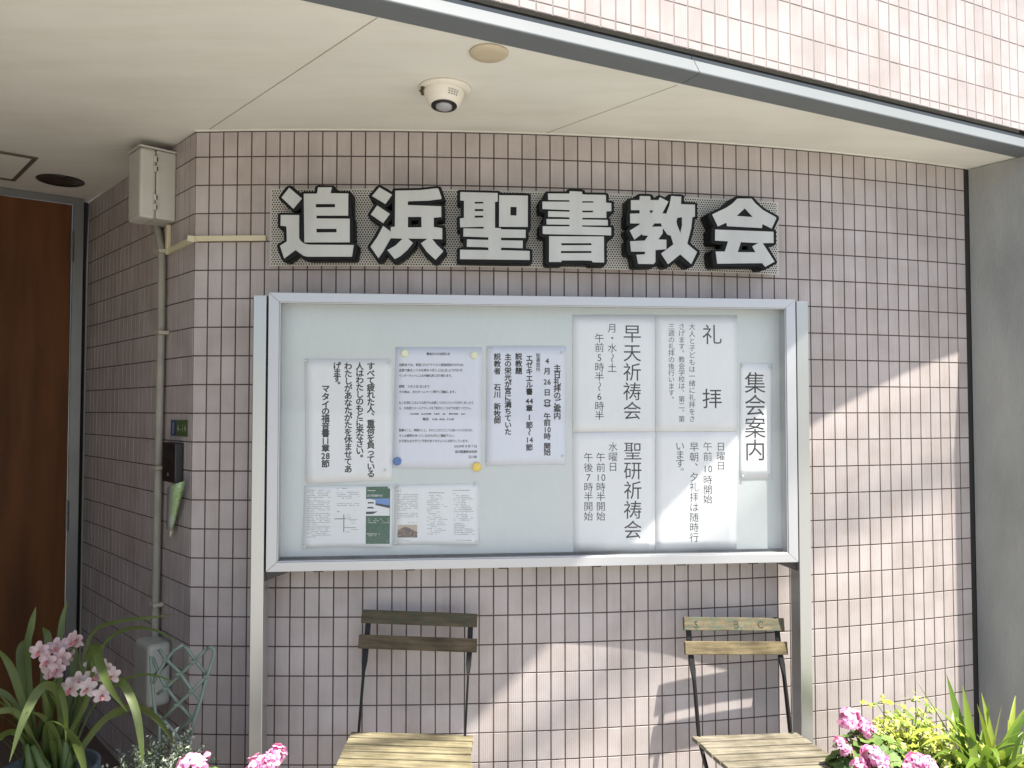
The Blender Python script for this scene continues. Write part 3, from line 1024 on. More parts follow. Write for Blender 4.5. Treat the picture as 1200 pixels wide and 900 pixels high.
# four large print sheets
s = Sheet('dawn_prayer_sheet', [(671, 369), (767.8, 369), (767.8, 505.8), (671, 506)], M_PAPER,
          'large white sheet announcing the dawn prayer meeting, upper left of the four joined sheets', 'notice', 0.0004)
s.col('早天祈祷会', 740.8, 380, 493, 21.5, 0.003)
s.col('月・水〜土', 717.4, 379, 437, 11)
s.cols([('午', 396.5), ('前', 407.5), ('5', 419), ('時', 430.5), ('半', 441.5), ('〜', 453), ('6', 464.5), ('時', 476), ('半', 487)], 702.4, 11)
s.done()
s = Sheet('worship_sheet', [(768.2, 369), (864, 369.6), (863.8, 505.5), (768.2, 505.8)], M_PAPER,
          'large white sheet announcing worship, upper right of the four joined sheets', 'notice', 0.0004)
s.cols([('礼', 392.5), ('拝', 467.5)], 834.5, 23.5, 0.003)
s.col('大人と子どもは一緒に礼拝をさ', 811, 379, 495, 7.6)
s.col('さげます。教会学校は、第二、第', 798.8, 379, 495, 7.6)
s.col('三週の礼拝の後行います。', 786.8, 379, 472, 7.6)
s.done()
s = Sheet('bible_study_sheet', [(671, 506.4), (767.8, 506.2), (767.8, 645.5), (672, 646.5)], M_PAPER,
          'large white sheet announcing the Bible study prayer meeting, lower left of the four joined sheets', 'notice', 0.0004)
s.col('聖研祈祷会', 741.5, 517.5, 632.5, 21.5, 0.003)
s.col('水曜日', 718.3, 518, 553, 11)
s.cols([('午', 536), ('前', 548), ('10', 559.5), ('時', 571), ('半', 582), ('開', 593.5), ('始', 605)], 704, 11)
s.cols([('午', 536), ('後', 548), ('7', 559.5), ('時', 571), ('半', 582), ('開', 593.5), ('始', 605)], 689.5, 11)
s.done()
s = Sheet('sunday_hours_sheet', [(768.2, 506.2), (863.8, 505.9), (863, 643.5), (768.2, 645.5)], M_PAPER,
          'large white sheet of Sunday hours, lower right of the four joined sheets', 'notice', 0.0004)
s.col('日曜日', 844.7, 518, 551.5, 10.5)
s.cols([('午', 523.5), ('前', 535), ('10', 549.5), ('時', 562.5), ('開', 574), ('始', 585)], 829.3, 10.8)
s.col('早朝、夕礼拝は随時行', 813.4, 518, 636, 11)
s.col('います。', 796.8, 518, 558, 11)
s.done()
s = Sheet('meeting_guide_strip', [(867.5, 425.5), (905, 426), (904.5, 561.5), (866.8, 561)], M_PAPER,
          'narrow white strip with four large characters, rightmost in the notice board', 'notice', 0.0003)
s.col('集会案内', 884.8, 436, 541, 25, 0.003)
s.done()

# two leaflets at the bottom
s = Sheet('green_brochure', [(356.5, 569.5), (460, 568.3), (459, 640.5), (355, 641.5)], M_PAPERG,
          'opened brochure with a green cover panel, below the scripture sheet', 'brochure', 0.0022)
for k in range(27):
    s.dash(360, 387 if k % 7 != 5 else 370, 574.5 + k * 2.1, 0.75, k)
for k in range(4):
    s.dash(395, 421 - (k == 3) * 8, 576.8 + k * 2.3, 0.75, 50 + k)
s.dash(395, 407, 572.3, 0.8, 71)
for k in range(2):
    s.dash(395, 421, 590 + k * 2.3, 0.75, 60 + k)
s.dash(395, 398, 599.5, 1.2, 70, dens=1)
s.rect(402.2, 603, 403.6, 623.5)
s.rect(392, 607.3, 405.5, 608.6, 0.00005)
s.rect(403.6, 617.7, 417, 618.6, 0.0001)
for k, (x, y, w) in enumerate(((406.5, 603.5, 6), (406.5, 606.5, 5), (407, 608.5, 12), (408, 610.3, 9), (407.5, 613, 8), (411, 620.5, 9), (406, 623.3, 5))):
    s.dash(x, x + w, y, 0.7, 80 + k)
s.done([M_INKG])
M_GREEN = mat('mottled_green_print', (0.02, 0.12, 0.06), 0.5, var=0.5, scale=120, tint=(0.008, 0.05, 0.03))
bm = bmesh.new()
s.rect(428.6, 570, 457.2, 637.3, 0.0, 0, bm)
s.rect(428.9, 584, 456.6, 604.3, 0.0002, 1, bm)              # sky of the small photograph
def prect(pts, lift, mi):
    P = []
    for x, y in pts:
        u, v = board_uv(x, y, s.w)
        P.append(s.place(u, v, 0.0006 + lift * 1.5))
    quad(bm, P, mi)
prect([(428.9, 604.3), (456.6, 604.3), (456.6, 594.5), (440, 590.5), (440, 586), (433, 584.6), (428.9, 585.2)], 0.0003, 2)
prect([(440, 591.8), (456.6, 595.6), (456.6, 592.2), (440, 589.6)], 0.0004, 3)
for x0, y0, x1, y1 in ((431, 588.3, 438, 590), (430.5, 594, 438, 595.8)):
    prect([(x0, y1), (x1, y1), (x1, y0), (x0, y0)], 0.0004, 3)
prect([(429, 602.5), (437, 602.3), (443, 599.2), (429, 599.6)], 0.0004, 3)
M_PW = mat('white_print', (0.68, 0.70, 0.70), 0.6)
link('cover_panel', bm, [M_GREEN, mat('blue_print', (0.12, 0.24, 0.52), 0.6), M_PW, mat('dark_print', (0.02, 0.025, 0.035), 0.6)], s.root)
s.bm = bmesh.new()
s.pale = True
_pl = s.place
s.place = lambda u, v, e=0.0009: _pl(u, v, e)
s.line('追浜聖書教会', 430, 448.5, 580.8, 3.0, 0.03)
s.dash(431, 440, 574.8, 0.9, 90)
for k in range(3): s.dash(432, 456, 608 + k * 2.2, 0.5, 91 + k, dens=0.6)
s.dash(430, 445, 625.5, 0.8, 95)
s.dash(430, 441, 627.5, 0.6, 96)
s.done([M_PW], 'cover_lettering')

s = Sheet('printed_leaflet', [(462.5, 568.5), (561, 566.3), (561, 637.5), (462, 638.5)], M_PAPERG,
          'opened leaflet of fine print with a small brown photograph, below the church notice', 'leaflet', 0.0022)
for k in range(10): s.dash(465, 490 - (k == 9) * 14, 579.3 + k * 2.05, 0.7, 200 + k)
for k in range(4): s.dash(465, 490 - (k == 3) * 22, 601.5 + k * 2.1, 0.7, 220 + k)
s.dash(465, 473, 575.3, 0.8, 230)
s.dash(471, 490, 612.4, 0.6, 231, dens=0.6)
s.dash(466, 475, 631.5, 0.6, 232)
s.dash(465, 480, 633.5, 0.6, 233)
s.dash(502.5, 521, 577.4, 1.0, 240, dens=1)
for k in range(22):
    rr = random.Random(300 + k)
    s.dash(500.5 + rr.choice((0, 0, 0, 4)), 500 + rr.uniform(12, 25), 580.5 + k * 2.15, 0.7, 250 + k, dens=0.75)
s.dash(531, 551, 574.6, 0.9, 280)
s.dash(531, 534, 578.5, 0.9, 281, dens=1)
for k in range(15):
    rr = random.Random(400 + k)
    s.dash(531.5, 541, 580.6 + k * 2.05, 0.6, 420 + k, dens=0.6)
    s.dash(541, 541 + rr.uniform(4, 16), 580.6 + k * 2.05, 0.8, 440 + k, dens=0.95)
for k in range(7): s.dash(532, 556 - (k in (0, 1, 2)) * 11, 613.5 + k * 2.05, 0.8, 460 + k)
s.dash(534, 553, 632.7, 0.7, 470)
s.done([M_INKG])
M_CROWD = D.materials.new('small_brown_photograph')
M_CROWD.use_nodes = True
N, L = M_CROWD.node_tree.nodes, M_CROWD.node_tree.links
tc = N.new('ShaderNodeTexCoord')
vo = N.new('ShaderNodeTexVoronoi'); vo.inputs['Scale'].default_value = 260
cr = N.new('ShaderNodeValToRGB')
for i, (po, c) in enumerate(((0.0, (0.03, 0.02, 0.02)), (1.0, (0.42, 0.30, 0.20)), (0.45, (0.06, 0.06, 0.07)), (0.7, (0.22, 0.13, 0.08)))):
    e = cr.color_ramp.elements[i] if i < 2 else cr.color_ramp.elements.new(po)
    e.position = po; e.color = (*c, 1)
L.new(tc.outputs['Object'], vo.inputs['Vector']); L.new(vo.outputs['Color'], cr.inputs['Fac']); L.new(cr.outputs['Color'], N['Principled BSDF'].inputs['Base Color'])
bm = bmesh.new()
s.rect(465.8, 614.7, 489, 629.8, 0, 1, bm)
prect([(465.8, 629.8), (489, 629.8), (489, 623.5), (483, 620.5), (478, 618), (474, 617.5), (470, 619), (465.8, 622)], 0.0002, 0)
link('photograph', bm, [M_CROWD, mat('photo_sepia_sky', (0.45, 0.36, 0.28), 0.6)], s.root)

# magnets on the church notice, clear tacks at the sheet corners
def disc(name, px, py, r, m, label, cat, group=None, w=WP - 0.002, h=0.006):
    u, v = board_uv(px, py, w)
    bm = bmesh.new()
    z = -BNI
    M = frame_m(bpt(u, v, w), BD, Vector((0, 0, 1)), z)
    lathe(bm, [(r, 0), (r, h * 0.7), (r * 0.9, h), (r * 0.5, h * 1.05), (r * 0.1, h * 1.05)], M, 20)
    bmesh.ops.recalc_face_normals(bm, faces=bm.faces)
    o = link(name, bm, m)
    return tag(o, label, cat, group)
M_CREAM = mat('cream_magnet', (0.72, 0.70, 0.48), 0.4)
disc('magnet', 474.3, 414, 0.0135, M_CREAM, 'cream round magnet at the upper left corner of the church notice', 'magnet', 'magnets on the church notice')
disc('magnet', 555.8, 416, 0.0135, M_CREAM, 'cream round magnet at the upper right corner of the church notice', 'magnet', 'magnets on the church notice')
disc('magnet', 465.4, 540.6, 0.0145, mat('blue_magnet', (0.03, 0.13, 0.36), 0.35), 'blue round magnet at the lower left corner of the church notice', 'magnet', 'magnets on the church notice')
disc('magnet', 558.6, 547, 0.0155, mat('yellow_magnet', (0.80, 0.55, 0.06), 0.35), 'yellow round magnet at the lower right corner of the church notice', 'magnet', 'magnets on the church notice')
M_TACK = mat('clear_tack', (0.55, 0.57, 0.55), 0.2, spec=0.6)
for what, cs in (('scripture sheet', [('upper left', 358.5, 423), ('upper right', 456.5, 424.5), ('lower right', 451.5, 551)]),
                 ('sermon sheet', [('upper left', 573, 410.5), ('upper right', 658, 413), ('lower left', 570.5, 542), ('lower right', 659.5, 534.5)]),
                 ('meeting guide strip', [('upper left', 870, 428.5), ('upper right', 902.5, 429), ('lower left', 870, 558), ('lower right', 902, 558)]),
                 ('green brochure', [('upper right', 456, 571), ('lower right', 454, 635), ('lower left', 356.5, 641)]),
                 ('printed leaflet', [('upper left', 464.5, 569.5), ('upper right', 557.5, 567), ('lower left', 463.5, 636), ('lower right', 558.5, 634)])):
    for pos, x, y in cs:
        disc('thumbtack', x, y, 0.0045, M_TACK, f'small clear tack at the {pos} corner of the {what}', 'thumbtack', 'clear tacks holding the sheets', h=0.005)

# ------------------------------------------------------------------ the sign: perforated sheet and six raised characters
SGN_OFF = 0.03
sa, za = on_wall(316.8, 221.5, SGN_OFF)
_, zb = on_wall(316.5, 313, SGN_OFF)
sb, zc_ = on_wall(912, 235.4, SGN_OFF)
_, zd = on_wall(910.5, 321.5, SGN_OFF)
ZT, ZB = (za + zc_) / 2, (zb + zd) / 2
M_PERF = D.materials.new('perforated_sheet')
M_PERF.use_nodes = True
N, L = M_PERF.node_tree.nodes, M_PERF.node_tree.links
p = N['Principled BSDF']
p.inputs['Base Color'].default_value = (0.53, 0.51, 0.45, 1); p.inputs['Roughness'].default_value = 0.5; p.inputs['Metallic'].default_value = 0.0
tc = N.new('ShaderNodeTexCoord')
def holes(off):
    ad = N.new('ShaderNodeVectorMath'); ad.operation = 'MULTIPLY_ADD'
    ad.inputs[1].default_value = (1 / 0.0092, 1 / 0.0159, 0); ad.inputs[2].default_value = (off, off, 0)
    fr_ = N.new('ShaderNodeVectorMath'); fr_.operation = 'FRACTION'
    sb_ = N.new('ShaderNodeVectorMath'); sb_.operation = 'MULTIPLY_ADD'
    sb_.inputs[1].default_value = (0.0092, 0.0159, 0); sb_.inputs[2].default_value = (-0.0046, -0.00795, 0)
    ln = N.new('ShaderNodeVectorMath'); ln.operation = 'LENGTH'
    L.new(tc.outputs['UV'], ad.inputs[0]); L.new(ad.outputs[0], fr_.inputs[0]); L.new(fr_.outputs[0], sb_.inputs[0]); L.new(sb_.outputs[0], ln.inputs[0])
    return ln.outputs['Value']
mn = N.new('ShaderNodeMath'); mn.operation = 'MINIMUM'
L.new(holes(0.0), mn.inputs[0]); L.new(holes(0.5), mn.inputs[1])
lt = N.new('ShaderNodeMath'); lt.operation = 'LESS_THAN'; lt.inputs[1].default_value = 0.0029
L.new(mn.outputs[0], lt.inputs[0])
tr = N.new('ShaderNodeBsdfTransparent'); mx = N.new('ShaderNodeMixShader')
L.new(lt.outputs[0], mx.inputs[0]); L.new(p.outputs[0], mx.inputs[1]); L.new(tr.outputs[0], mx.inputs[2])
L.new(mx.outputs[0], N['Material Output'].inputs['Surface'])

sign = empty('church_name_sign', wall_at((sa + sb) / 2, SGN_OFF, ZB), 'raised white and black lettering on a perforated strip above the notice board', 'sign')
bm = bmesh.new()
uvl = bm.loops.layers.uv.new('UVMap')
n = 60
for i in range(n):
    a, b = sa + (sb - sa) * i / n, sa + (sb - sa) * (i + 1) / n
    f = bm.faces.new([bm.verts.new(wall_at(s_, SGN_OFF, z)) for s_, z in ((a, ZB), (b, ZB), (b, ZT), (a, ZT))])
    f.smooth = True
    for lp, uv in zip(f.loops, ((a, ZB), (b, ZB), (b, ZT), (a, ZT))): lp[uvl].uv = uv
bmesh.ops.remove_doubles(bm, verts=bm.verts, dist=1e-5)
link('perforated_panel', bm, M_PERF, sign)
bm = bmesh.new()
for i in range(n):
    a, b = sa + 0.004 + (sb - sa - 0.008) * i / n, sa + 0.004 + (sb - sa - 0.008) * (i + 1) / n
    f = bm.faces.new([bm.verts.new(wall_at(s_, SGN_OFF - 0.005, z)) for s_, z in ((a, ZB + 0.004), (b, ZB + 0.004), (b, ZT - 0.004), (a, ZT - 0.004))])
    f.smooth = True
bmesh.ops.remove_doubles(bm, verts=bm.verts, dist=1e-5)
link('hole_shade_sheet', bm, mat('hole_shade_dark', (0.03, 0.028, 0.025), 0.8), sign)  # dark sheet added to stand for the shade behind the holes
for fr_ in np.linspace(0.04, 0.96, 7):
    s_ = sa + (sb - sa) * fr_
    d, n_ = wall_dir(s_)
    bm = bmesh.new()
    for z in (ZB + 0.03, ZT - 0.03):
        bmesh.ops.create_cone(bm, cap_ends=True, segments=10, radius1=0.006, radius2=0.006, depth=0.022, matrix=frame_m(wall_at(s_, 0.0125, z), d, Vector((0, 0, 1)), n_))
    link('standoff', bm, M_JAMB, sign)

# outlines in a 900-unit square per character: (added polygons, removed polygons)
def rc(x0, y0, x1, y1): return [(x0, y0), (x1, y0), (x1, y1), (x0, y1)]
CH = [
 ('追', (320, 210), [
   [(158,82),(280,187),(198,285),(82,178)],
   [(298,140),(425,140),(433,82),(568,82),(552,138),(722,138),(722,352),(418,352),(418,382),(738,382),(738,606),(302,608)],
   [(75,345),(252,345),(252,565),(265,590),(290,612),(320,624),(360,630),(778,632),(757,745),(345,745),(300,738),(260,715),(218,680),(110,762),(68,642),(135,600),(130,452),(75,450)]],
  [rc(412,240,598,272), rc(418,478,612,512)]),
 ('浜', (420, 210), [
   [(203,80),(326,152),(258,242),(132,165)], [(180,255),(304,335),(238,425),(120,340)],
   [(238,450),(308,500),(312,565),(280,620),(240,690),(195,760),(118,650),(180,560)],
   [(355,110),(500,110),(620,105),(765,90),(800,190),(690,205),(475,215),(475,252),(795,260),(795,365),(722,368),(722,462),(805,470),(805,580),(690,572),(312,570),(312,458),(352,458)],
   [(432,565),(478,572),(526,612),(470,680),(400,740),(350,768),(278,682),(360,635)],
   [(600,615),(680,565),(705,570),(760,640),(815,690),(740,775),(660,700)]],
  [rc(475,362,605,466)]),
 ('聖', (525, 210), [
   [(118,125),(478,135),(478,215),(450,218),(450,485),(342,485),(342,455),(118,466),(115,378),(152,376),(152,208),(118,208)],
   [(148,474),(745,487),(745,565),(148,553)], [(180,580),(718,592),(718,662),(180,652)],
   [(115,678),(784,690),(784,778),(115,768)], rc(388,470,508,700),
   [(490,155),(765,158),(765,460),(490,458)]],
  [rc(255,218,338,238), rc(255,288,338,308), rc(255,352,338,372), rc(597,268,658,352)]),
 ('書', (620, 210), [
   [(388,118),(508,122),(508,535),(388,530)], [(180,138),(390,142),(390,204),(180,202)],
   [(506,148),(735,155),(735,228),(785,232),(785,308),(738,308),(738,376),(506,372)],
   [(125,215),(390,218),(390,296),(125,288)], [(180,310),(390,314),(390,368),(180,364)],
   [(165,384),(390,386),(390,438),(165,434)], [(506,390),(752,394),(752,446),(506,444)],
   [(128,452),(388,455),(508,460),(785,466),(785,540),(128,526)],
   [(188,548),(718,552),(718,800),(605,798),(603,782),(308,780),(308,794),(188,794)]],
  [rc(506,212,615,228), rc(506,303,612,322), rc(305,616,598,636), rc(303,690,598,712)]),
 ('教', (720, 215), [
   [(240,122),(342,125),(342,400),(240,400)], [(155,163),(415,163),(415,258),(155,258)], [(148,290),(490,290),(490,385),(148,385)],
   [(432,135),(515,178),(440,320),(345,425),(190,540),(142,455),(280,370),(370,260)],
   [(285,415),(460,418),(460,480),(415,540),(495,540),(495,632),(390,640),(390,755),(372,775),(225,775),(208,685),(290,680),(290,655),(155,655),(148,556),(290,548),(322,500),(262,498)],
   [(540,122),(638,128),(632,200),(768,205),(768,322),(745,325),(730,440),(695,580),(790,660),(735,775),(628,680),(512,775),(442,675),(562,585),(535,500),(505,492),(455,420),(430,340),(490,300),(525,210)]],
  [[(332,262),(372,262),(345,292)], [(390,392),(438,392),(452,416),(366,416)],
   [(600,330),(645,328),(645,400),(628,478),(605,420),(590,370)]]),
 ('会', (815, 215), [
   [(398,148),(535,148),(580,205),(650,262),(772,330),(725,436),(635,390),(632,428),(298,410),(295,378),(210,415),(157,298),(280,240),(350,195)],
   [(182,445),(745,466),(745,572),(638,572),(752,752),(662,802),(635,765),(203,770),(188,655),(278,655),(310,555),(182,548)]],
  [[(470,240),(548,325),(388,315)], [(430,565),(605,572),(538,605),(570,664),(400,660)]]),
]
def inside(poly, X, Y):
    r = np.zeros(X.shape, bool)
    n = len(poly)
    for i in range(n):
        x0, y0 = poly[i]
        x1, y1 = poly[(i + 1) % n]
        if y0 == y1: continue
        c = ((y0 > Y) != (y1 > Y)) & (X < (x1 - x0) * (Y - y0) / (y1 - y0) + x0)
        r ^= c
    return r
def dilate(m, r):
    out = m.copy()
    H, W = m.shape
    for dy in range(-r, r + 1):
        w = int(math.sqrt(max(0, r * r - dy * dy)) + (0.35 * r if abs(dy) < r * 0.9 else 0.2 * r))
        sh = np.zeros_like(m)
        if dy >= 0: sh[dy:, :] = m[:H - dy, :]
        else: sh[:dy, :] = m[-dy:, :]
        cs = np.cumsum(np.pad(sh.astype(int), ((0, 0), (w + 1, w))), axis=1)
        out |= (cs[:, 2 * w + 1:] - cs[:, :-(2 * w + 1)])[:, :W] > 0
    return out
def contours(m):
    """closed outlines (grid corners) of a mask, filled side on the left"""
    H, W = m.shape
    P = np.pad(m, 1)
    nxt = {}
    for y in range(H + 1):
        for x in range(W + 1):
            pass
    a = P[1:, 1:-1] != P[:-1, 1:-1]       # horizontal edges between rows
    ys, xs = np.nonzero(a)
    for y, x in zip(ys, xs):
        if P[y + 1, x + 1]: nxt.setdefault((x, y), []).append((x + 1, y))
        else: nxt.setdefault((x + 1, y), []).append((x, y))
    b = P[1:-1, 1:] != P[1:-1, :-1]
    ys, xs = np.nonzero(b)
    for y, x in zip(ys, xs):
        if P[y + 1, x + 1]: nxt.setdefault((x, y + 1), []).append((x, y))
        else: nxt.setdefault((x, y), []).append((x, y + 1))
    loops = []
    while nxt:
        st = next(iter(nxt))
        cur, loop, prev = st, [], None
        while True:
            opts = nxt[cur]
            if len(opts) > 1 and prev is not None:
                d = (cur[0] - prev[0], cur[1] - prev[1])
                opts.sort(key=lambda q: -(d[0] * (q[1] - cur[1]) - d[1] * (q[0] - cur[0])))
            q = opts.pop(0)
            if not opts: del nxt[cur]
            loop.append(cur)
            prev, cur = cur, q
            if cur == st: break
        loops.append(loop)
    return loops
def simplify(loop, tol):
    P = np.array(loop, float)
    P = (P + np.roll(P, -1, 0)) / 2
    if len(P) < 8: return P
    def dp(a, b):
        if b <= a + 1: return []
        A, B = P[a], P[b % len(P)]
        d = B - A
        L_ = np.hypot(*d)
        Q = P[a + 1:b]
        ds = np.abs(d[0] * (Q[:, 1] - A[1]) - d[1] * (Q[:, 0] - A[0])) / L_ if L_ > 1e-9 else np.hypot(*(Q - A).T)
        k = int(ds.argmax())
        if ds[k] <= tol: return []
        k += a + 1
        return dp(a, k) + [k] + dp(k, b)
    far = int(np.hypot(*(P - P[0]).T).argmax())
    idx = [0] + dp(0, far) + [far] + dp(far, len(P))
    return P[idx]
def outline_mesh(loops, place, d0, d1):
    """fill outlines with holes and give them thickness from depth d0 to d1"""
    cu = D.curves.new('outline', 'CURVE')
    cu.dimensions = '2D'
    cu.fill_mode = 'BOTH'
    cu.extrude = 0.5
    for lp in loops:
        sp = cu.splines.new('POLY')
        sp.points.add(len(lp) - 1)
        for q, (x, y) in zip(sp.points, lp): q.co = (x, -y, 0, 1)
        sp.use_cyclic_u = True
    o = D.objects.new('outline', cu)
    COL.objects.link(o)
    me = D.meshes.new_from_object(o.evaluated_get(bpy.context.evaluated_depsgraph_get()))
    bm = bmesh.new()
    bm.from_mesh(me)
    D.objects.remove(o); D.curves.remove(cu); D.meshes.remove(me)
    bmesh.ops.remove_doubles(bm, verts=bm.verts, dist=1e-4)
    for v in bm.verts:
        v.co = place(v.co.x, -v.co.y, d0 + (d1 - d0) * (v.co.z + 0.5))
    bmesh.ops.recalc_face_normals(bm, faces=bm.faces)
    return bm
GS = 3.0
gx = np.arange(0, 900, GS) + GS / 2
GX, GY = np.meshgrid(gx, gx)
LET_D = 0.066                                # depth of a letter in front of the sheet
for name_, (ox, oy), adds, subs in CH:
    m = np.zeros(GX.shape, bool)
    for a in adds: m |= inside(a, GX, GY)
    for a in subs: m &= ~inside(a, GX, GY)
    big = dilate(m, 8)
    k = 900 / 110
    cxp, cyp = ox + 55, oy + 55
    off = SGN_OFF + 0.004 + LET_D
    sc_ = wall_s(cxp, cyp, off)
    d, n_ = wall_dir(sc_)
    Pc = wall_at(sc_, off)
    def place(gx_, gy_, dep, Pc=Pc, n_=n_, ox=ox, oy=oy):
        P = on_plane(ox + gx_ * GS / k, oy + gy_ * GS / k, Pc, n_)
        return P + n_ * (dep - 0.0)
    lb = [simplify(l, 1.3) for l in contours(big) if len(l) > 12]
    lw = [simplify(l, 1.3) for l in contours(m) if len(l) > 12]
    c = link('character', outline_mesh(lb, place, -LET_D, 0.0), M_LETB, sign)
    link('white_face', outline_mesh(lw, place, 0.0008, 0.004), M_LETW, c)

# ------------------------------------------------------------------ address plate, door phone, leaflet on the side wall
s0, z1 = on_side(220.5, 492.5)
s1, z0 = on_side(201.5, 510.5)
t = empty('address_plate', side_at((s0 + s1) / 2, 0.0, z0), 'small green and blue house number plate reading 4-14 above the black door phone', 'address plate')
bm = bmesh.new()
sm = s0 + (s1 - s0) * 0.66
sbox(bm, s0, s1, 0.001, 0.004, z0, z1, 0.0)
link('plate', bm, mat('green_enamel', (0.05, 0.10, 0.025), 0.35), t)
bm = bmesh.new()
sbox(bm, sm, s1, 0.0042, 0.0048, z0, z1, 0.0)
link('blue_field', bm, mat('blue_enamel', (0.015, 0.035, 0.11), 0.35), t)
bm = bmesh.new()
hh = z1 - z0
for i, ch in enumerate('4-14'):
    w = (sm - s0)
    put(bm, ch, -(s0 + w * (0.17 + 0.22 * (3 - i))), (z0 + z1) / 2, hh * 0.62, lambda u, v: side_at(-u, 0.0047, v), 0.02, sx=0.85)
for i, ch in enumerate('追浜町'):
    put(bm, ch, -(sm + (s1 - sm) * 0.5), z1 - hh * (0.25 + 0.25 * i), hh * 0.24, lambda u, v: side_at(-u, 0.0055, v))
link('lettering', bm, mat('cream_enamel_lettering', (0.62, 0.64, 0.55), 0.5), t)

s0, z1 = on_side(216, 519)
s1, z0 = on_side(200, 563)
t = empty('door_phone', side_at((s0 + s1) / 2, 0.0, z0), 'black rectangular door phone on the tiled wall beside the conduit', 'door phone')
bm = bmesh.new()
sbox(bm, s0, s1, 0.001, 0.032, z0, z1, 0.004)
link('housing', bm, M_BLACKPL, t)
bm = bmesh.new()
sm = (s0 + s1) / 2
sbox(bm, sm - 0.006, sm + 0.006, 0.0325, 0.0345, z0 + 0.022, z0 + 0.034, 0.001)
link('call_button', bm, M_JAMB, t)
bm = bmesh.new()
for k in range(6):
    sbox(bm, s0 + 0.02, s1 - 0.02, 0.0323, 0.0333, z1 - 0.03 - k * 0.006, z1 - 0.027 - k * 0.006)
link('speaker_grille', bm, M_DARK, t)

# rolled leaflet tucked under the phone: a paper cone
t = empty('rolled_leaflet', side_at(on_side(206, 628)[0], 0.02, on_side(206, 628)[1]), 'pale green and white leaflet rolled into a cone below the black door phone', 'leaflet')
bm = bmesh.new()
top = [(196.5, 571, 0.03), (203, 568, 0.05), (210, 565.5, 0.052), (217, 563.5, 0.028)]
bot = [(195.5, 620, 0.022), (198, 622, 0.028), (201, 622, 0.028), (203.5, 618, 0.02)]
def sp(x, y, o):
    a, b = on_side(x, y, o)
    return side_at(a, o, b)
g = []
for k in range(7):
    f_ = k / 6
    g.append([bm.verts.new(sp(a[0] + (b[0] - a[0]) * f_, a[1] + (b[1] - a[1]) * f_, a[2] + (b[2] - a[2]) * f_)) for a, b in zip(top, bot)])
for k in range(6):
    for j in range(3):
        f = bm.faces.new((g[k][j], g[k][j + 1], g[k + 1][j + 1], g[k + 1][j]))
        f.smooth = True
        f.material_index = 1 if (j == 2 or (j == 1 and k < 4)) else 0
o = link('paper_cone', bm, [mat('leaflet_white', (0.55, 0.57, 0.53), 0.6, var=0.2, scale=60, tint=(0.40, 0.47, 0.45)), mat('leaflet_green', (0.46, 0.56, 0.36), 0.6, var=0.5, scale=70, tint=(0.22, 0.40, 0.12))], t)
md = o.modifiers.new('thickness', 'SOLIDIFY'); md.thickness = 0.0012
bm = bmesh.new()
tube(bm, [sp(201, 619, 0.024), sp(199.5, 629, 0.024)], [0.006, 0.004], 8)
link('folded_tip', bm, mat('pale_yellow_paper', (0.52, 0.52, 0.36), 0.7), t)

# pale box at the foot of the conduit
s0, z1 = on_side(203, 752, 0.0)
s1, z0 = on_side(175, 806, 0.0)
t = empty('junction_box', side_at((s0 + s1) / 2, 0, z0), 'pale grey-green plastic box at the foot of the conduit, half hidden by leaves', 'junction box')
bm = bmesh.new()
sbox(bm, s0 + 0.005, s0 + 0.15, 0.001, 0.085, z0, z1, 0.018, 0, 3)
link('housing', bm, M_PALEBOX, t)
bm = bmesh.new()
zz = (z0 + z1) / 2
for o0, dz_ in ((0.0, 0.045), (0.0, -0.02)):
    vs = [side_at(s0 + 0.0045, 0.012, zz + dz_ + 0.010), side_at(s0 + 0.0045, 0.075, zz + dz_ - 0.045), side_at(s0 + 0.0045, 0.075, zz + dz_ - 0.062), side_at(s0 + 0.0045, 0.012, zz + dz_ - 0.007)]
    prism(bm, vs, SD * -0.002)
    break
bmesh.ops.recalc_face_normals(bm, faces=bm.faces)
link('strap', bm, M_DARK, t)  # diagonal dark band across the side of the box

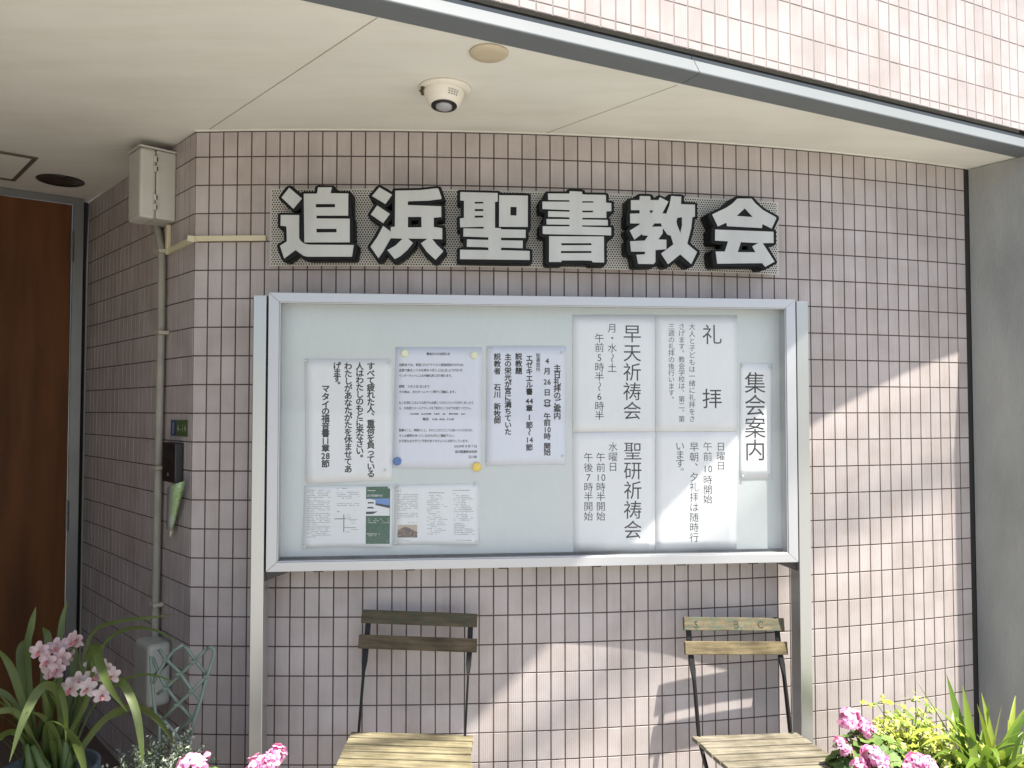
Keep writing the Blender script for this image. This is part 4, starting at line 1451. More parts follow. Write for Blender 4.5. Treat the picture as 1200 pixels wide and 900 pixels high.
# ------------------------------------------------------------------ folding chairs
def wood(name, light, dark, paint=None):
    m = D.materials.new(name)
    m.use_nodes = True
    N, L = m.node_tree.nodes, m.node_tree.links
    p = N['Principled BSDF']
    p.inputs['Roughness'].default_value = 0.85
    tc = N.new('ShaderNodeTexCoord')
    mp = N.new('ShaderNodeMapping'); mp.inputs['Scale'].default_value = (5, 60, 60)
    L.new(tc.outputs['Object'], mp.inputs['Vector'])
    nz = N.new('ShaderNodeTexNoise'); nz.inputs['Scale'].default_value = 1.5; nz.inputs['Detail'].default_value = 8; nz.inputs['Roughness'].default_value = 0.7
    L.new(mp.outputs[0], nz.inputs['Vector'])
    cr = N.new('ShaderNodeValToRGB')
    cr.color_ramp.elements[0].position = 0.36; cr.color_ramp.elements[1].position = 0.62
    cr.color_ramp.elements[0].color = (*dark, 1); cr.color_ramp.elements[1].color = (*light, 1)
    L.new(nz.outputs['Fac'], cr.inputs['Fac'])
    n2 = N.new('ShaderNodeTexNoise'); n2.inputs['Scale'].default_value = 9; n2.inputs['Detail'].default_value = 5
    L.new(tc.outputs['Object'], n2.inputs['Vector'])
    mxc = N.new('ShaderNodeMix'); mxc.data_type = 'RGBA'; mxc.blend_type = 'MULTIPLY'; mxc.inputs['Factor'].default_value = 0.8
    r2 = N.new('ShaderNodeValToRGB')
    r2.color_ramp.elements[0].position = 0.35; r2.color_ramp.elements[0].color = (0.45, 0.43, 0.36, 1); r2.color_ramp.elements[1].position = 0.62
    L.new(n2.outputs['Fac'], r2.inputs['Fac']); L.new(cr.outputs['Color'], mxc.inputs['A']); L.new(r2.outputs['Color'], mxc.inputs['B'])
    last = mxc.outputs['Result']
    if paint:
        n3 = N.new('ShaderNodeTexNoise'); n3.inputs['Scale'].default_value = 75; n3.inputs['Detail'].default_value = 9; n3.inputs['Roughness'].default_value = 0.75
        L.new(tc.outputs['Object'], n3.inputs['Vector'])
        r3 = N.new('ShaderNodeValToRGB'); r3.color_ramp.elements[0].position = 0.47; r3.color_ramp.elements[1].position = 0.62
        L.new(n3.outputs['Fac'], r3.inputs['Fac'])
        m3 = N.new('ShaderNodeMix'); m3.data_type = 'RGBA'; m3.inputs['B'].default_value = (*paint, 1)
        L.new(r3.outputs['Color'], m3.inputs['Factor']); L.new(last, m3.inputs['A'])
        last = m3.outputs['Result']
    L.new(last, p.inputs['Base Color'])
    bp = N.new('ShaderNodeBump'); bp.inputs['Strength'].default_value = 0.5; bp.inputs['Distance'].default_value = 0.002
    L.new(nz.outputs['Fac'], bp.inputs['Height']); L.new(bp.outputs[0], p.inputs['Normal'])
    return m
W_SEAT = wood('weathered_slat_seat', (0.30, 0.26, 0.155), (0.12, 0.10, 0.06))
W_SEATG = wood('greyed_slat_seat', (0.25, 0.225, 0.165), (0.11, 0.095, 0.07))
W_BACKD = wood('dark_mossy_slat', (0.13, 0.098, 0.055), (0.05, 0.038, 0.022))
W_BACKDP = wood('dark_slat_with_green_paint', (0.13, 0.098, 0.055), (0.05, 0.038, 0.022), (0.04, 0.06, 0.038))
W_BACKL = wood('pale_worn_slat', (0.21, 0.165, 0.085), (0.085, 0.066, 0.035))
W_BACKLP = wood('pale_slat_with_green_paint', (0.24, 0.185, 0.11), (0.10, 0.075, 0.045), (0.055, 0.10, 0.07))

def chair(loc, yaw, label, seat_m, top_m, low_m, letters=None, roll=2.5, skew=0.0):
    t = empty('folding_chair', loc, label, 'chair', 'folding chairs under the notice board')
    t.rotation_euler = (0, R(roll), yaw)
    def part(name, bm, m): return link(name, bm, m, t, world=False)
    V = Vector
    HW = 0.172
    # uprights run from the top slat down to the front feet
    for sx in (-1, 1):
        bm = bmesh.new()
        x = sx * HW
        pts = [V((x, 0.112, 0.815)), V((x, 0.097, 0.745)), V((x, 0.088, 0.715)), V((x, 0.066, 0.66)), V((x, 0.056, 0.63)), V((x, 0.036, 0.55)), V((x, 0.012, 0.45)), V((x, -0.16, 0.23)), V((x, -0.335, 0.0))]
        bar(bm, pts, V((1, 0, 0)), [0.018, 0.018, 0.018, 0.018, 0.008, 0.007, 0.007, 0.007, 0.007], [0.006, 0.006, 0.006, 0.007, 0.014, 0.016, 0.016, 0.016, 0.016])
        part('leg', bm, M_IRON)
    for sx in (-1, 1):
        bm = bmesh.new()
        x = sx * (HW - 0.014)
        bar(bm, [V((x, -0.33, 0.43)), V((x, -0.15, 0.215)), V((x, 0.03, 0.0))], V((1, 0, 0)), [0.007] * 3, [0.016] * 3)
        part('leg', bm, M_IRON)
    bm = bmesh.new()
    for sx in (-1, 1):
        bar(bm, [V((sx * (HW - 0.007), -0.35, 0.431)), V((sx * (HW - 0.007), 0.012, 0.431))], V((0, 0, 1)), [0.018, 0.018], [0.005, 0.005])
    part('seat_rail', bm, M_IRON)
    bm = bmesh.new()
    bar(bm, [V((-HW + 0.01, -0.27, 0.085)), V((HW - 0.01, -0.27, 0.085))], V((0, 0, 1)), [0.012] * 2, [0.006] * 2)
    part('stretcher', bm, M_IRON)
    bm = bmesh.new()
    bar(bm, [V((-HW + 0.02, -0.04, 0.085)), V((HW - 0.02, -0.04, 0.085))], V((0, 0, 1)), [0.012] * 2, [0.006] * 2)
    part('stretcher', bm, M_IRON)
    rr = random.Random(int(abs(loc[0]) * 1000))
    bm = bmesh.new()
    ns = 8
    for k in range(ns):
        y = 0.012 - 0.049 * k - 0.019
        wx = 0.396 + rr.uniform(-0.004, 0.006)
        M = Matrix.Translation((rr.uniform(-0.003, 0.003), y, 0.447)) @ Matrix.Rotation(R(rr.uniform(-0.5, 0.5)), 4, 'Z') @ Matrix.Rotation(R(rr.uniform(-1.0, 1.0)), 4, 'X') @ Matrix.Rotation(R(skew * 0.8), 4, 'Y')
        box(bm, M, wx, 0.0405, 0.014, 0.002)
    part('seat', bm, seat_m)
    for z, y, w, m in ((0.800, 0.099, 0.388, top_m), (0.722, 0.0805, 0.394, low_m)):
        bm = bmesh.new()
        M = Matrix.Translation((0, y, z)) @ Matrix.Rotation(R(-13 + 0), 4, 'X') @ Matrix.Rotation(R(skew), 4, 'Y')
        box(bm, M, w, 0.013, 0.044, 0.002)
        sl = part('back_slat', bm, m)
        if letters and m is top_m:
            bm = bmesh.new()
            for ch, xx in letters:
                put(bm, ch, xx, rr.uniform(-0.002, 0.002), 0.034 * rr.uniform(0.9, 1.1), lambda u, v: M @ V((u, -0.0072, v)), 0.012)
            link('faded_lettering', bm, mat('worn_green_paint', (0.07, 0.135, 0.10), 0.8, var=0.5, scale=130, detail=2, tint=(0.19, 0.155, 0.095)), sl, world=False)
    return t
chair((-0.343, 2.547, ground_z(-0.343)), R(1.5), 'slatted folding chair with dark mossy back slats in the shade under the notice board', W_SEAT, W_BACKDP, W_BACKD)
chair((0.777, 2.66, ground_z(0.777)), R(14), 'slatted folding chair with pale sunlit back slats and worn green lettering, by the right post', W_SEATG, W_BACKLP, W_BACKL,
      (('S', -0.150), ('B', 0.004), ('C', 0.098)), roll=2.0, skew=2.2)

# ------------------------------------------------------------------ plants
M_STRAP = mat('dark_strap_leaf', (0.10, 0.14, 0.03), 0.5, var=0.4, scale=5, trans=0.25)
M_STRAPL = island_mat('bright_strap_leaf', [(0.0, (0.09, 0.17, 0.02)), (1.0, (0.40, 0.42, 0.06)), (0.5, (0.16, 0.25, 0.03))], 0.4, 0.35)
M_ORCHID = mat('pink_white_orchid_petal', (0.64, 0.52, 0.50), 0.5, var=0.3, scale=70, tint=(0.50, 0.32, 0.34), trans=0.3)
M_ORCHIDW = mat('white_orchid_petal', (0.68, 0.60, 0.55), 0.5, var=0.2, scale=60, tint=(0.56, 0.42, 0.43), trans=0.3)
M_LIP = mat('crimson_orchid_lip', (0.28, 0.03, 0.07), 0.45, var=0.5, scale=120, tint=(0.50, 0.24, 0.20))
M_STEM = mat('green_stem', (0.07, 0.11, 0.03), 0.6)
def strap(bm, base, az, length, width, lift, droop, seg=14, twist=0.0, mi=0):
    """arching strap leaf with a folded midrib"""
    p = Vector(base)
    el = lift
    prev = None
    for i in range(seg + 1):
        f = i / seg
        d = Vector((math.cos(az) * math.cos(el), math.sin(az) * math.cos(el), math.sin(el)))
        side = Vector((-math.sin(az), math.cos(az), 0))
        up = side.cross(d) * -1
        tw = twist * f
        sd = side * math.cos(tw) + up * math.sin(tw)
        w = width * (0.55 + 0.45 * math.sin(min(1, f * 1.6) * math.pi / 2)) * (1 - max(0, (f - 0.62) / 0.38) ** 1.7)
        w = max(w, 0.0008)
        fold = up * (w * 0.18)
        cur = [bm.verts.new(p - sd * w / 2 + fold), bm.verts.new(p), bm.verts.new(p + sd * w / 2 + fold)]
        if prev:
            for k in range(2):
                fc = bm.faces.new((prev[k], prev[k + 1], cur[k + 1], cur[k]))
                fc.smooth = True
                fc.material_index = mi
        prev = cur
        p = p + d * (length / seg)
        el -= droop / seg * (0.4 + 1.2 * f)
        
def petal(bm, c, ax, nrm, length, width, cup, mi=0, seg=4):
    ax = ax.normalized(); sd = ax.cross(nrm).normalized()
    prev = None
    for i in range(seg + 1):
        f = i / seg
        w = width * max(0.0, math.sin(math.pi * (0.06 + 0.84 * f ** 0.9))) ** 0.62
        p = c + ax * (length * f) + nrm * (cup * length * math.sin(f * 2.4))
        cur = [bm.verts.new(p - sd * w / 2 + nrm * w * 0.12), bm.verts.new(p), bm.verts.new(p + sd * w / 2 + nrm * w * 0.12)]
        if prev:
            for k in range(2):
                fc = bm.faces.new((prev[k], prev[k + 1], cur[k + 1], cur[k])); fc.smooth = True; fc.material_index = mi
        prev = cur
def pot_on_stand(root, c, r, h, stand_h, m):
    """pot with its rim at c.z; wooden stool below it down to the pavement"""
    bm = bmesh.new()
    z0 = c.z - h
    lathe(bm, [(r * 0.72, 0.0), (r * 0.80, h * 0.35), (r * 0.93, h * 0.86), (r * 1.03, h * 0.88), (r * 1.03, h), (r * 0.93, h), (r * 0.90, h * 0.90)], Matrix.Translation((c.x, c.y, z0)), 36)
    link('pot', bm, m, root)
    bm = bmesh.new()
    lathe(bm, [(r * 0.895, h * 0.82), (r * 0.89, h * 0.88), (r * 0.4, h * 0.90), (r * 0.05, h * 0.90)], Matrix.Translation((c.x, c.y, z0)), 24)
    link('soil', bm, M_SOIL, root)
def stand(c, r, label):
    t = empty('plant_stand', (c.x, c.y, ground_z(c.x)), label, 'plant stand', 'plant stands below the pots')
    top = c.z
    bm = bmesh.new()
    for k in range(4):
        box(bm, Matrix.Translation((c.x, c.y - r + r * (2 * k + 1) / 4, top - 0.011)), 2 * r, r / 2 - 0.008, 0.018, 0.002)
    link('top_slats', bm, M_STANDW, t)
    for sx in (-1, 1):
        for sy in (-1, 1):
            bm = bmesh.new()
            x, y = c.x + sx * (r - 0.03), c.y + sy * (r - 0.03)
            g0 = ground_z(x)
            box(bm, Matrix.Translation((x, y, (g0 + top - 0.021) / 2)), 0.03, 0.03, top - 0.021 - g0, 0.002)
            link('leg', bm, M_STANDW, t)

# cymbidium orchid, left
OY = 2.22
oc_ = at_depth(58, 899, OY)
rim = Vector((oc_.x, OY, oc_.z))
orch = empty('potted_orchid', rim - Vector((0, 0, 0.26)), 'potted orchid with pale pink flowers and long arching leaves before the brown door', 'potted plant')
pot_on_stand(orch, rim, 0.125, 0.26, 0.25, M_TERRA)
stand(rim - Vector((0, 0, 0.26)), 0.16, 'slatted wooden stand below the potted orchid')
bm = bmesh.new()
rr = random.Random(5)
def leaf_to(bm, b, tip, mid_h, width, seg=16, mi=0):
    """strap leaf from base b over a crest to the given tip (all real points)"""
    b, tip = Vector(b), Vector(tip)
    ctrl = (b + tip) / 2 + Vector((0, 0, mid_h))
    c1 = b + (ctrl - b) * 0.9 + Vector((0, 0, mid_h * 0.25))
    prev = None
    pts = []
    for i in range(seg + 1):
        t_ = i / seg
        pts.append(b * (1 - t_) ** 2 + c1 * 2 * t_ * (1 - t_) + tip * t_ ** 2)
    hd = (tip - b); hd.z = 0
    if hd.length < 1e-3: hd = Vector((1, 0, 0))
    side = Vector((-hd.y, hd.x, 0)).normalized()
    tw = rr.uniform(-0.5, 0.5)
    for i, p in enumerate(pts):
        f = i / seg
        t_ = (pts[min(i + 1, seg)] - pts[max(i - 1, 0)]).normalized()
        sd = (side - t_ * side.dot(t_)).normalized()
        up = t_.cross(sd)
        sd2 = sd * math.cos(tw * f) + up * math.sin(tw * f)
        w = width * (0.5 + 0.5 * math.sin(min(1, f * 1.7) * math.pi / 2)) * (1 - max(0, (f - 0.6) / 0.4) ** 1.8)
        w = max(w, 0.001)
        fold = up * (w * -0.16 if up.z < 0 else w * 0.16)
        cur = [bm.verts.new(p - sd2 * w / 2 + fold), bm.verts.new(p), bm.verts.new(p + sd2 * w / 2 + fold)]
        if prev:
            for k in range(2):
                fc = bm.faces.new((prev[k], prev[k + 1], cur[k + 1], cur[k])); fc.smooth = True; fc.material_index = mi
        prev = cur
def leaf_path(bm, pts, width, seg=22, broad=(-1, 0), mi=0):
    """strap leaf through points in space (smooth curve)"""
    P = [pts[0] * 2 - pts[1]] + pts + [pts[-1] * 2 - pts[-2]]
    C_ = []
    n = len(pts) - 1
    for k in range(seg + 1):
        t_ = min(k / seg * n, n - 1e-6)
        i = int(t_); f = t_ - i
        a, b, c_, d = P[i], P[i + 1], P[i + 2], P[i + 3]
        C_.append(0.5 * (2 * b + (c_ - a) * f + (2 * a - 5 * b + 4 * c_ - d) * f * f + (3 * b - a - 3 * c_ + d) * f ** 3))
    tw0, tw1 = rr.uniform(-0.5, 0.5), rr.uniform(-0.6, 0.6)
    prev = None
    for k, p in enumerate(C_):
        f = k / seg
        t_ = (C_[min(k + 1, seg)] - C_[max(k - 1, 0)]).normalized()
        view = Vector((p.x * 0.4, 1, 0.25)).normalized()
        sd = t_.cross(view)
        if sd.length < 0.1: sd = t_.cross(Vector((1, 0, 0)))
        sd.normalize()
        up = t_.cross(sd)
        tw = tw0 + (tw1 - tw0) * f
        sd2 = sd * math.cos(tw) + up * math.sin(tw)
        up2 = t_.cross(sd2)
        if up2.y > 0: up2 = -up2
        w = width * (0.55 + 0.45 * math.sin(min(1, f * 1.7) * math.pi / 2)) * (1 - max(0, (f - 0.6) / 0.4) ** 2.2)
        w = max(w, 0.001)
        fold = up2 * w * 0.14
        cur = [bm.verts.new(p - sd2 * w / 2 + fold), bm.verts.new(p), bm.verts.new(p + sd2 * w / 2 + fold)]
        if prev:
            for q in range(2):
                fc = bm.faces.new((prev[q], prev[q + 1], cur[q + 1], cur[q])); fc.smooth = True; fc.material_index = mi
        prev = cur
def pxl(l, Y): return [at_depth(x, y, Y + d) for x, y, d in l]
for l, w in (
        ([(62, 892, 0), (72, 840, -.04), (66, 808, -.08), (48, 806, -.12), (28, 842, -.17), (11, 893, -.22)], 0.024),
        ([(60, 892, 0), (58, 845, -.03), (62, 815, -.06), (66, 800, -.08), (74, 815, -.10), (78, 845, -.1), (77, 872, -.1)], 0.019),
        ([(55, 892, 0), (58, 848, -.06), (74, 850, -.12), (92, 872, -.17), (104, 920, -.2)], 0.036),
        ([(50, 890, 0), (30, 825, 0), (25, 780, .02), (26, 757, .03), (36, 748, .04)], 0.024),
        ([(42, 885, 0), (32, 770, .02), (36, 735, .03), (42, 711, .04)], 0.019),
        ([(44, 888, 0), (24, 815, -.02), (12, 780, -.03), (-4, 758, -.03)], 0.021),
        ([(75, 890, .02), (70, 780, .05), (72, 735, .08), (79, 703, .1)], 0.017),
        ([(78, 890, .02), (102, 800, .02), (112, 755, -.02), (117, 775, -.08), (128, 803, -.11), (150, 835, -.14)], 0.026),
        ([(80, 890, .0), (98, 825, .02), (120, 792, .0), (143, 800, -.03), (158, 830, -.06), (165, 868, -.09), (167, 898, -.10)], 0.022),
        ([(85, 892, .0), (120, 845, .0), (150, 828, -.01), (172, 832, -.02), (190, 848, -.03), (206, 874, -.04)], 0.024),
        ([(78, 890, .0), (92, 800, .05), (108, 742, .08), (140, 728, .08), (172, 724, .07), (206, 720, .06)], 0.011),
        ([(80, 890, .0), (100, 800, .06), (124, 752, .1), (153, 736, .1), (184, 739, .08), (209, 754, .06)], 0.010),
        ([(82, 890, .0), (108, 830, .05), (140, 800, .06), (172, 790, .05), (214, 802, .04)], 0.008),
        ([(50, 890, 0), (25, 840, -.06), (5, 832, -.08), (-20, 842, -.1)], 0.018),
        ([(48, 892, 0), (20, 858, -.05), (-5, 866, -.1), (-25, 890, -.12)], 0.026),
        ([(46, 890, 0), (18, 826, .04), (-6, 808, .04), (-30, 815, .04)], 0.014),
        ([(70, 890, 0), (84, 855, -.02), (100, 825, -.03), (108, 790, -.03), (107, 772, -.03)], 0.014),
        ([(84, 892, 0), (112, 850, .02), (136, 838, .03), (152, 836, .03)], 0.012),
        ([(60, 890, .05), (52, 800, .1), (56, 750, .14), (50, 735, .16)], 0.022),
        ([(80, 890, .05), (96, 800, .12), (104, 765, .16), (128, 752, .18)], 0.022),
        ([(70, 890, .05), (86, 790, .12), (88, 750, .15)], 0.022)):
    leaf_path(bm, pxl(l, OY), w)
for k in range(26):
    a = rr.uniform(0, 6.28)
    strap(bm, rim + Vector((rr.uniform(-.07, .07), rr.uniform(-.05, .07), -0.03)), a, rr.uniform(0.16, 0.34), rr.uniform(0.010, 0.020), rr.uniform(1.15, 1.5), rr.uniform(0.3, 1.2), twist=rr.uniform(-0.5, 0.5))
link('foliage', bm, M_STRAP, orch)
bm = bmesh.new()
for k in range(9):
    a = rr.uniform(0, 6.28)
    q = rim + Vector((math.cos(a) * 0.05, math.sin(a) * 0.05, -0.03))
    tube(bm, [q, q + Vector((rr.uniform(-.01, .01), 0, 0.05)), q + Vector((rr.uniform(-.03, .03), rr.uniform(-.02, .02), 0.11))], [0.012, 0.016, 0.006], 8)
link('bulb', bm, M_STEM, orch)
def orchid_flower(px, py, dy, facing, size, m):
    c = at_depth(px, py, OY + dy)
    n_ = Vector(facing).normalized()
    x_ = n_.cross(Vector((0, 0, 1))).normalized()
    y_ = x_.cross(n_) * -1
    y_ = n_.cross(x_) if n_.cross(x_).z > 0 else x_.cross(n_)
    bm = bmesh.new()
    for ang, wd in ((90, 0.72), (22, 0.78), (158, 0.78), (-42, 0.66), (222, 0.66)):
        a = R(ang + rr.uniform(-9, 9))
        petal(bm, c, x_ * math.cos(a) + y_ * math.sin(a), n_, size, size * wd, rr.uniform(0.1, 0.3))
    petal(bm, c + n_ * 0.004, y_ * -0.8 + n_ * 0.5, n_, size * 0.62, size * 0.42, 0.35, 1)
    petal(bm, c + n_ * 0.004, y_ * -0.2 + n_ * 1.0, y_, size * 0.35, size * 0.2, 0.1, 1)
    link('flower', bm, [m, M_LIP], orch)
    return c
stem_pts = {}
cl1, cl2 = [], []
for (x, y, dy) in ((47, 762, 0.0), (57, 774, -0.03), (66, 758, 0.02), (74, 770, -0.02), (69, 784, -0.04), (84, 752, 0.03), (92, 748, 0.01), (61, 786, -0.01), (80, 765, 0.04)):
    cl1.append(orchid_flower(x, y, dy, (rr.uniform(-.5, .5), -1, rr.uniform(-.25, .4)), rr.uniform(0.024, 0.029), M_ORCHID))
for (x, y, dy) in ((84, 805, -0.05), (93, 797, -0.03), (104, 806, -0.06), (112, 790, -0.02), (126, 782, -0.03), (132, 792, -0.05), (120, 813, -0.06), (109, 778, 0.02)):
    cl2.append(orchid_flower(x, y, dy, (rr.uniform(-.5, .5), -1, rr.uniform(-.25, .4)), rr.uniform(0.024, 0.030), M_ORCHIDW))
for cl, dx in ((cl1, -0.02), (cl2, 0.03)):
    bm = bmesh.new()
    b = rim + Vector((dx, 0, -0.02))
    top = sum(cl, Vector()) / len(cl) + Vector((0, 0.03, 0.01))
    mid = (b + top) / 2 + Vector((-0.02, 0.03, 0.06))
    tube(bm, [b, (b + mid) / 2 + Vector((0, .01, .02)), mid, top], [0.006, 0.005, 0.005, 0.003], 8)
    for q in cl:
        tube(bm, [mid + (top - mid) * rr.uniform(0.5, 1.0), q + Vector((0, 0.012, 0))], [0.002, 0.002], 6)
    link('flower_stem', bm, M_STEM, orch)

# small-leaved silvery shrub in a pot
M_SILVER = island_mat('silver_edged_leaf', [(0.0, (0.09, 0.13, 0.06)), (1.0, (0.62, 0.64, 0.56)), (0.45, (0.16, 0.22, 0.10)), (0.6, (0.48, 0.52, 0.42))], 0.55, 0.15)
def leaflet(bm, p, ax, nrm, l, w, mi=0):
    ax = ax.normalized()
    sd = ax.cross(nrm)
    if sd.length < 1e-4: sd = ax.orthogonal()
    sd.normalize()
    bm.faces.new([bm.verts.new(q) for q in (p, p + ax * l * 0.5 + sd * w / 2, p + ax * l, p + ax * l * 0.5 - sd * w / 2)]).material_index = mi
def rdir(r, up=0.0):
    a = r.uniform(0, 2 * math.pi)
    z = r.uniform(-1, 1)
    q = math.sqrt(1 - z * z)
    return Vector((q * math.cos(a), q * math.sin(a), z + up)).normalized()
SY = 2.28
c = at_depth(185, 925, SY)
shr = empty('silver_leaf_shrub', c - Vector((0, 0, 0.2)), 'small potted shrub of tiny silvery leaves below the green trellis', 'potted plant')
pot_on_stand(shr, c, 0.085, 0.2, 0.2, M_BROWNPOT)
stand(c - Vector((0, 0, 0.2)), 0.12, 'slatted wooden stand below the silvery shrub')
bm = bmesh.new()
bs_ = bmesh.new()
for k in range(120):
    a, tilt = rr.uniform(0, 6.28), rr.uniform(0.05, 1.15)
    ln = rr.uniform(0.10, 0.185) * (1 - 0.15 * tilt)
    d = Vector((math.cos(a) * math.sin(tilt), math.sin(a) * math.sin(tilt), math.cos(tilt)))
    p = c + Vector((math.cos(a) * 0.03, math.sin(a) * 0.03, -0.02))
    tube(bs_, [p, p + d * ln * 0.5, p + d * ln + Vector((0, 0, -0.01))], [0.0015, 0.001, 0.0006], 4, cap=False)
    for q in range(28):
        f = rr.uniform(0.25, 1.02)
        leaflet(bm, p + d * ln * f, (rdir(rr) + d * 0.6), rdir(rr), rr.uniform(0.009, 0.016), rr.uniform(0.004, 0.007))
link('foliage', bm, M_SILVER, shr)
link('stem', bs_, M_STEM, shr)

# fan trellis of green coated wire
TY = 2.42
tre = empty('garden_trellis', at_depth(195, 905, TY), 'folded green lattice trellis leaning before the corner of the tiled wall', 'trellis')
def Z(x, y): return at_depth(120 + x / 5.217, 730 + y / 5.217, TY + (y - 300) * -0.0001)
lines = [[(295, 205), (303, 320), (312, 450), (325, 560), (350, 590)],
         [(300, 215), (345, 330), (385, 400), (460, 500), (545, 595)],
         [(345, 160), (390, 225), (470, 300), (515, 365), (550, 415), (600, 470)],
         [(480, 140), (515, 165), (560, 235), (640, 325)],
         [(495, 132), (440, 165), (390, 225), (345, 300), (310, 370)],
         [(640, 155), (560, 235), (470, 320), (385, 400), (330, 440)],
         [(640, 325), (550, 415), (460, 500), (370, 585)],
         [(600, 475), (545, 590), (450, 670)],
         [(640, 155), (668, 148), (684, 165), (682, 205), (640, 325), (600, 475), (560, 600), (540, 690)],
         [(310, 560), (360, 590), (440, 680), (480, 740)]]
for i, ln in enumerate(lines):
    bm = bmesh.new()
    tube(bm, [Z(x, y) + Vector((0, (i % 2) * 0.007, 0)) for x, y in ln], 0.0052, 8)
    link('lattice_rod', bm, M_TRELLIS, tre)
for x, y in ((390, 225), (560, 235), (385, 400), (550, 415), (470, 310), (460, 500), (640, 325)):
    bm = bmesh.new()
    box(bm, Matrix.Translation(Z(x, y) + Vector((0, -0.002, 0))), 0.018, 0.012, 0.009, 0.002)
    link('clip', bm, M_TRELLIS, tre)
bm = bmesh.new()
for x, y in ((350, 590), (540, 690)):
    a = Z(x, y)
    tube(bm, [a, Vector((a.x, a.y, ground_z(a.x)))], 0.0045, 8)
link('trellis_leg', bm, M_TRELLIS, tre)

# geraniums
M_GERL = island_mat('geranium_leaf', [(0.0, (0.05, 0.105, 0.02)), (1.0, (0.16, 0.24, 0.05)), (0.5, (0.09, 0.165, 0.03))], 0.6, 0.2)
M_PETAL = island_mat('pink_petal', [(0.0, (0.70, 0.16, 0.36)), (1.0, (0.86, 0.58, 0.72)), (0.3, (0.78, 0.34, 0.55)), (0.7, (0.85, 0.50, 0.68))], 0.6, 0.25)
M_PETALD = mat('magenta_petal_eye', (0.45, 0.03, 0.14), 0.6)
def umbel(root, c, r, seed, up=Vector((0, 0, 1)), n=22):
    q = random.Random(seed)
    bm = bmesh.new()
    for k in range(n):
        d = (rdir(q) + up * 0.55).normalized()
        p = c + d * r * q.uniform(0.6, 1.08)
        d = (d + rdir(q) * 0.45).normalized()
        a0 = q.uniform(0, 6.28)
        x_ = d.orthogonal().normalized()
        y_ = d.cross(x_)
        fs = r * q.uniform(0.42, 0.66)
        for j in range(5):
            a = a0 + j * 2 * math.pi / 5
            ax = x_ * math.cos(a) + y_ * math.sin(a)
            sd = d.cross(ax)
            t1 = p + ax * fs + d * fs * 0.05
            w = fs * 0.42
            m1 = p + ax * fs * 0.6 + d * fs * 0.18
            vs = [bm.verts.new(v) for v in (p, m1 - sd * w, t1 - sd * w * 0.5, t1 + sd * w * 0.5, m1 + sd * w)]
            bm.faces.new(vs)
        vs = [bm.verts.new(p + d * fs * 0.12 + (x_ * math.cos(a) + y_ * math.sin(a)) * fs * 0.17) for a in np.linspace(0, 2 * math.pi, 6)[:-1]]
        bm.faces.new(vs).material_index = 1
    link('flower_head', bm, [M_PETAL, M_PETALD], root)
def round_leaf(bm, p, n_, r, q, mi=0):
    x_ = n_.orthogonal().normalized()
    y_ = n_.cross(x_)
    a0 = q.uniform(0, 6.28)
    ce = bm.verts.new(p)
    ring = []
    K = 15
    for k in range(K):
        a = a0 + k * 2 * math.pi * 0.92 / (K - 1)
        rad = r * (1.0 + 0.10 * math.cos(k * math.pi)) 
        ring.append(bm.verts.new(p + (x_ * math.cos(a) + y_ * math.sin(a)) * rad + n_ * (r * 0.22 + r * 0.09 * math.sin(k * 1.9))))
    for k in range(K - 1):
        f = bm.faces.new((ce, ring[k], ring[k + 1])); f.material_index = mi; f.smooth = True
def geranium(px, py, Y, label, heads, leaves, rad, potr, seed, standlabel):
    c = at_depth(px, py, Y)
    root = empty('potted_geranium', c - Vector((0, 0, 0.17)), label, 'potted plant', 'pink geraniums')
    pot_on_stand(root, c, potr, 0.17, 0.2, M_BROWNPOT)
    stand(c - Vector((0, 0, 0.17)), potr + 0.035, standlabel)
    q = random.Random(seed)
    bm, bs = bmesh.new(), bmesh.new()
    for k in range(leaves):
        d = rdir(q, 0.25)
        if d.z < -0.2: d.z *= -0.5
        p = c + Vector((d.x * rad, d.y * rad, 0.02 + max(0, d.z) * rad * 1.0)) * 1.0
        p = c + (p - c) * q.uniform(0.6, 1.0)
        tube(bs, [c + Vector((0, 0, -0.01)), (c + p) / 2 + Vector((0, 0, 0.02)), p], [0.0025, 0.002, 0.0015], 5, cap=False)
        round_leaf(bm, p, (d + Vector((0, -0.2, 0.7))).normalized(), q.uniform(0.018, 0.03), q)
    for i, (x, y, dy, r) in enumerate(heads):
        h_ = at_depth(x, y, Y + dy)
        tube(bs, [c + Vector((0, 0, -0.01)), (c + h_) / 2 + Vector((0.01, 0, 0.03)), h_], [0.003, 0.0025, 0.002], 6, cap=False)
        umbel(root, h_, r, seed * 10 + i)
    link('foliage', bm, M_GERL, root)
    link('stem', bs, M_STEM, root)
geranium(228, 945, 2.02, 'pink geranium in a pot beside the silvery shrub, only its flower head showing', [(226, 902, 0.0, 0.034), (243, 886, 0.02, 0.010), (212, 912, 0.02, 0.022)], 30, 0.08, 0.075, 21, 'slatted wooden stand below the geranium by the silvery shrub')
geranium(312, 950, 2.0, 'pink geranium in a pot in front of the left post of the notice board', [(325, 888, 0.0, 0.026), (305, 901, 0.0, 0.032), (314, 896, -0.02, 0.024)], 30, 0.08, 0.075, 22, 'slatted wooden stand below the geranium by the left post')
geranium(1022, 915, 2.42, 'bushy pink geranium in a pot to the right of the sunlit chair',
         [(997, 845, 0.0, 0.030), (1010, 853, 0.02, 0.026), (1018, 857, -0.02, 0.020), (985, 872, -0.02, 0.020), (992, 881, -0.04, 0.018), (1021, 886, -0.10, 0.030), (1031, 896, -0.10, 0.028), (1010, 903, -0.1, 0.028)],
         170, 0.125, 0.09, 23, 'slatted wooden stand below the bushy geranium')
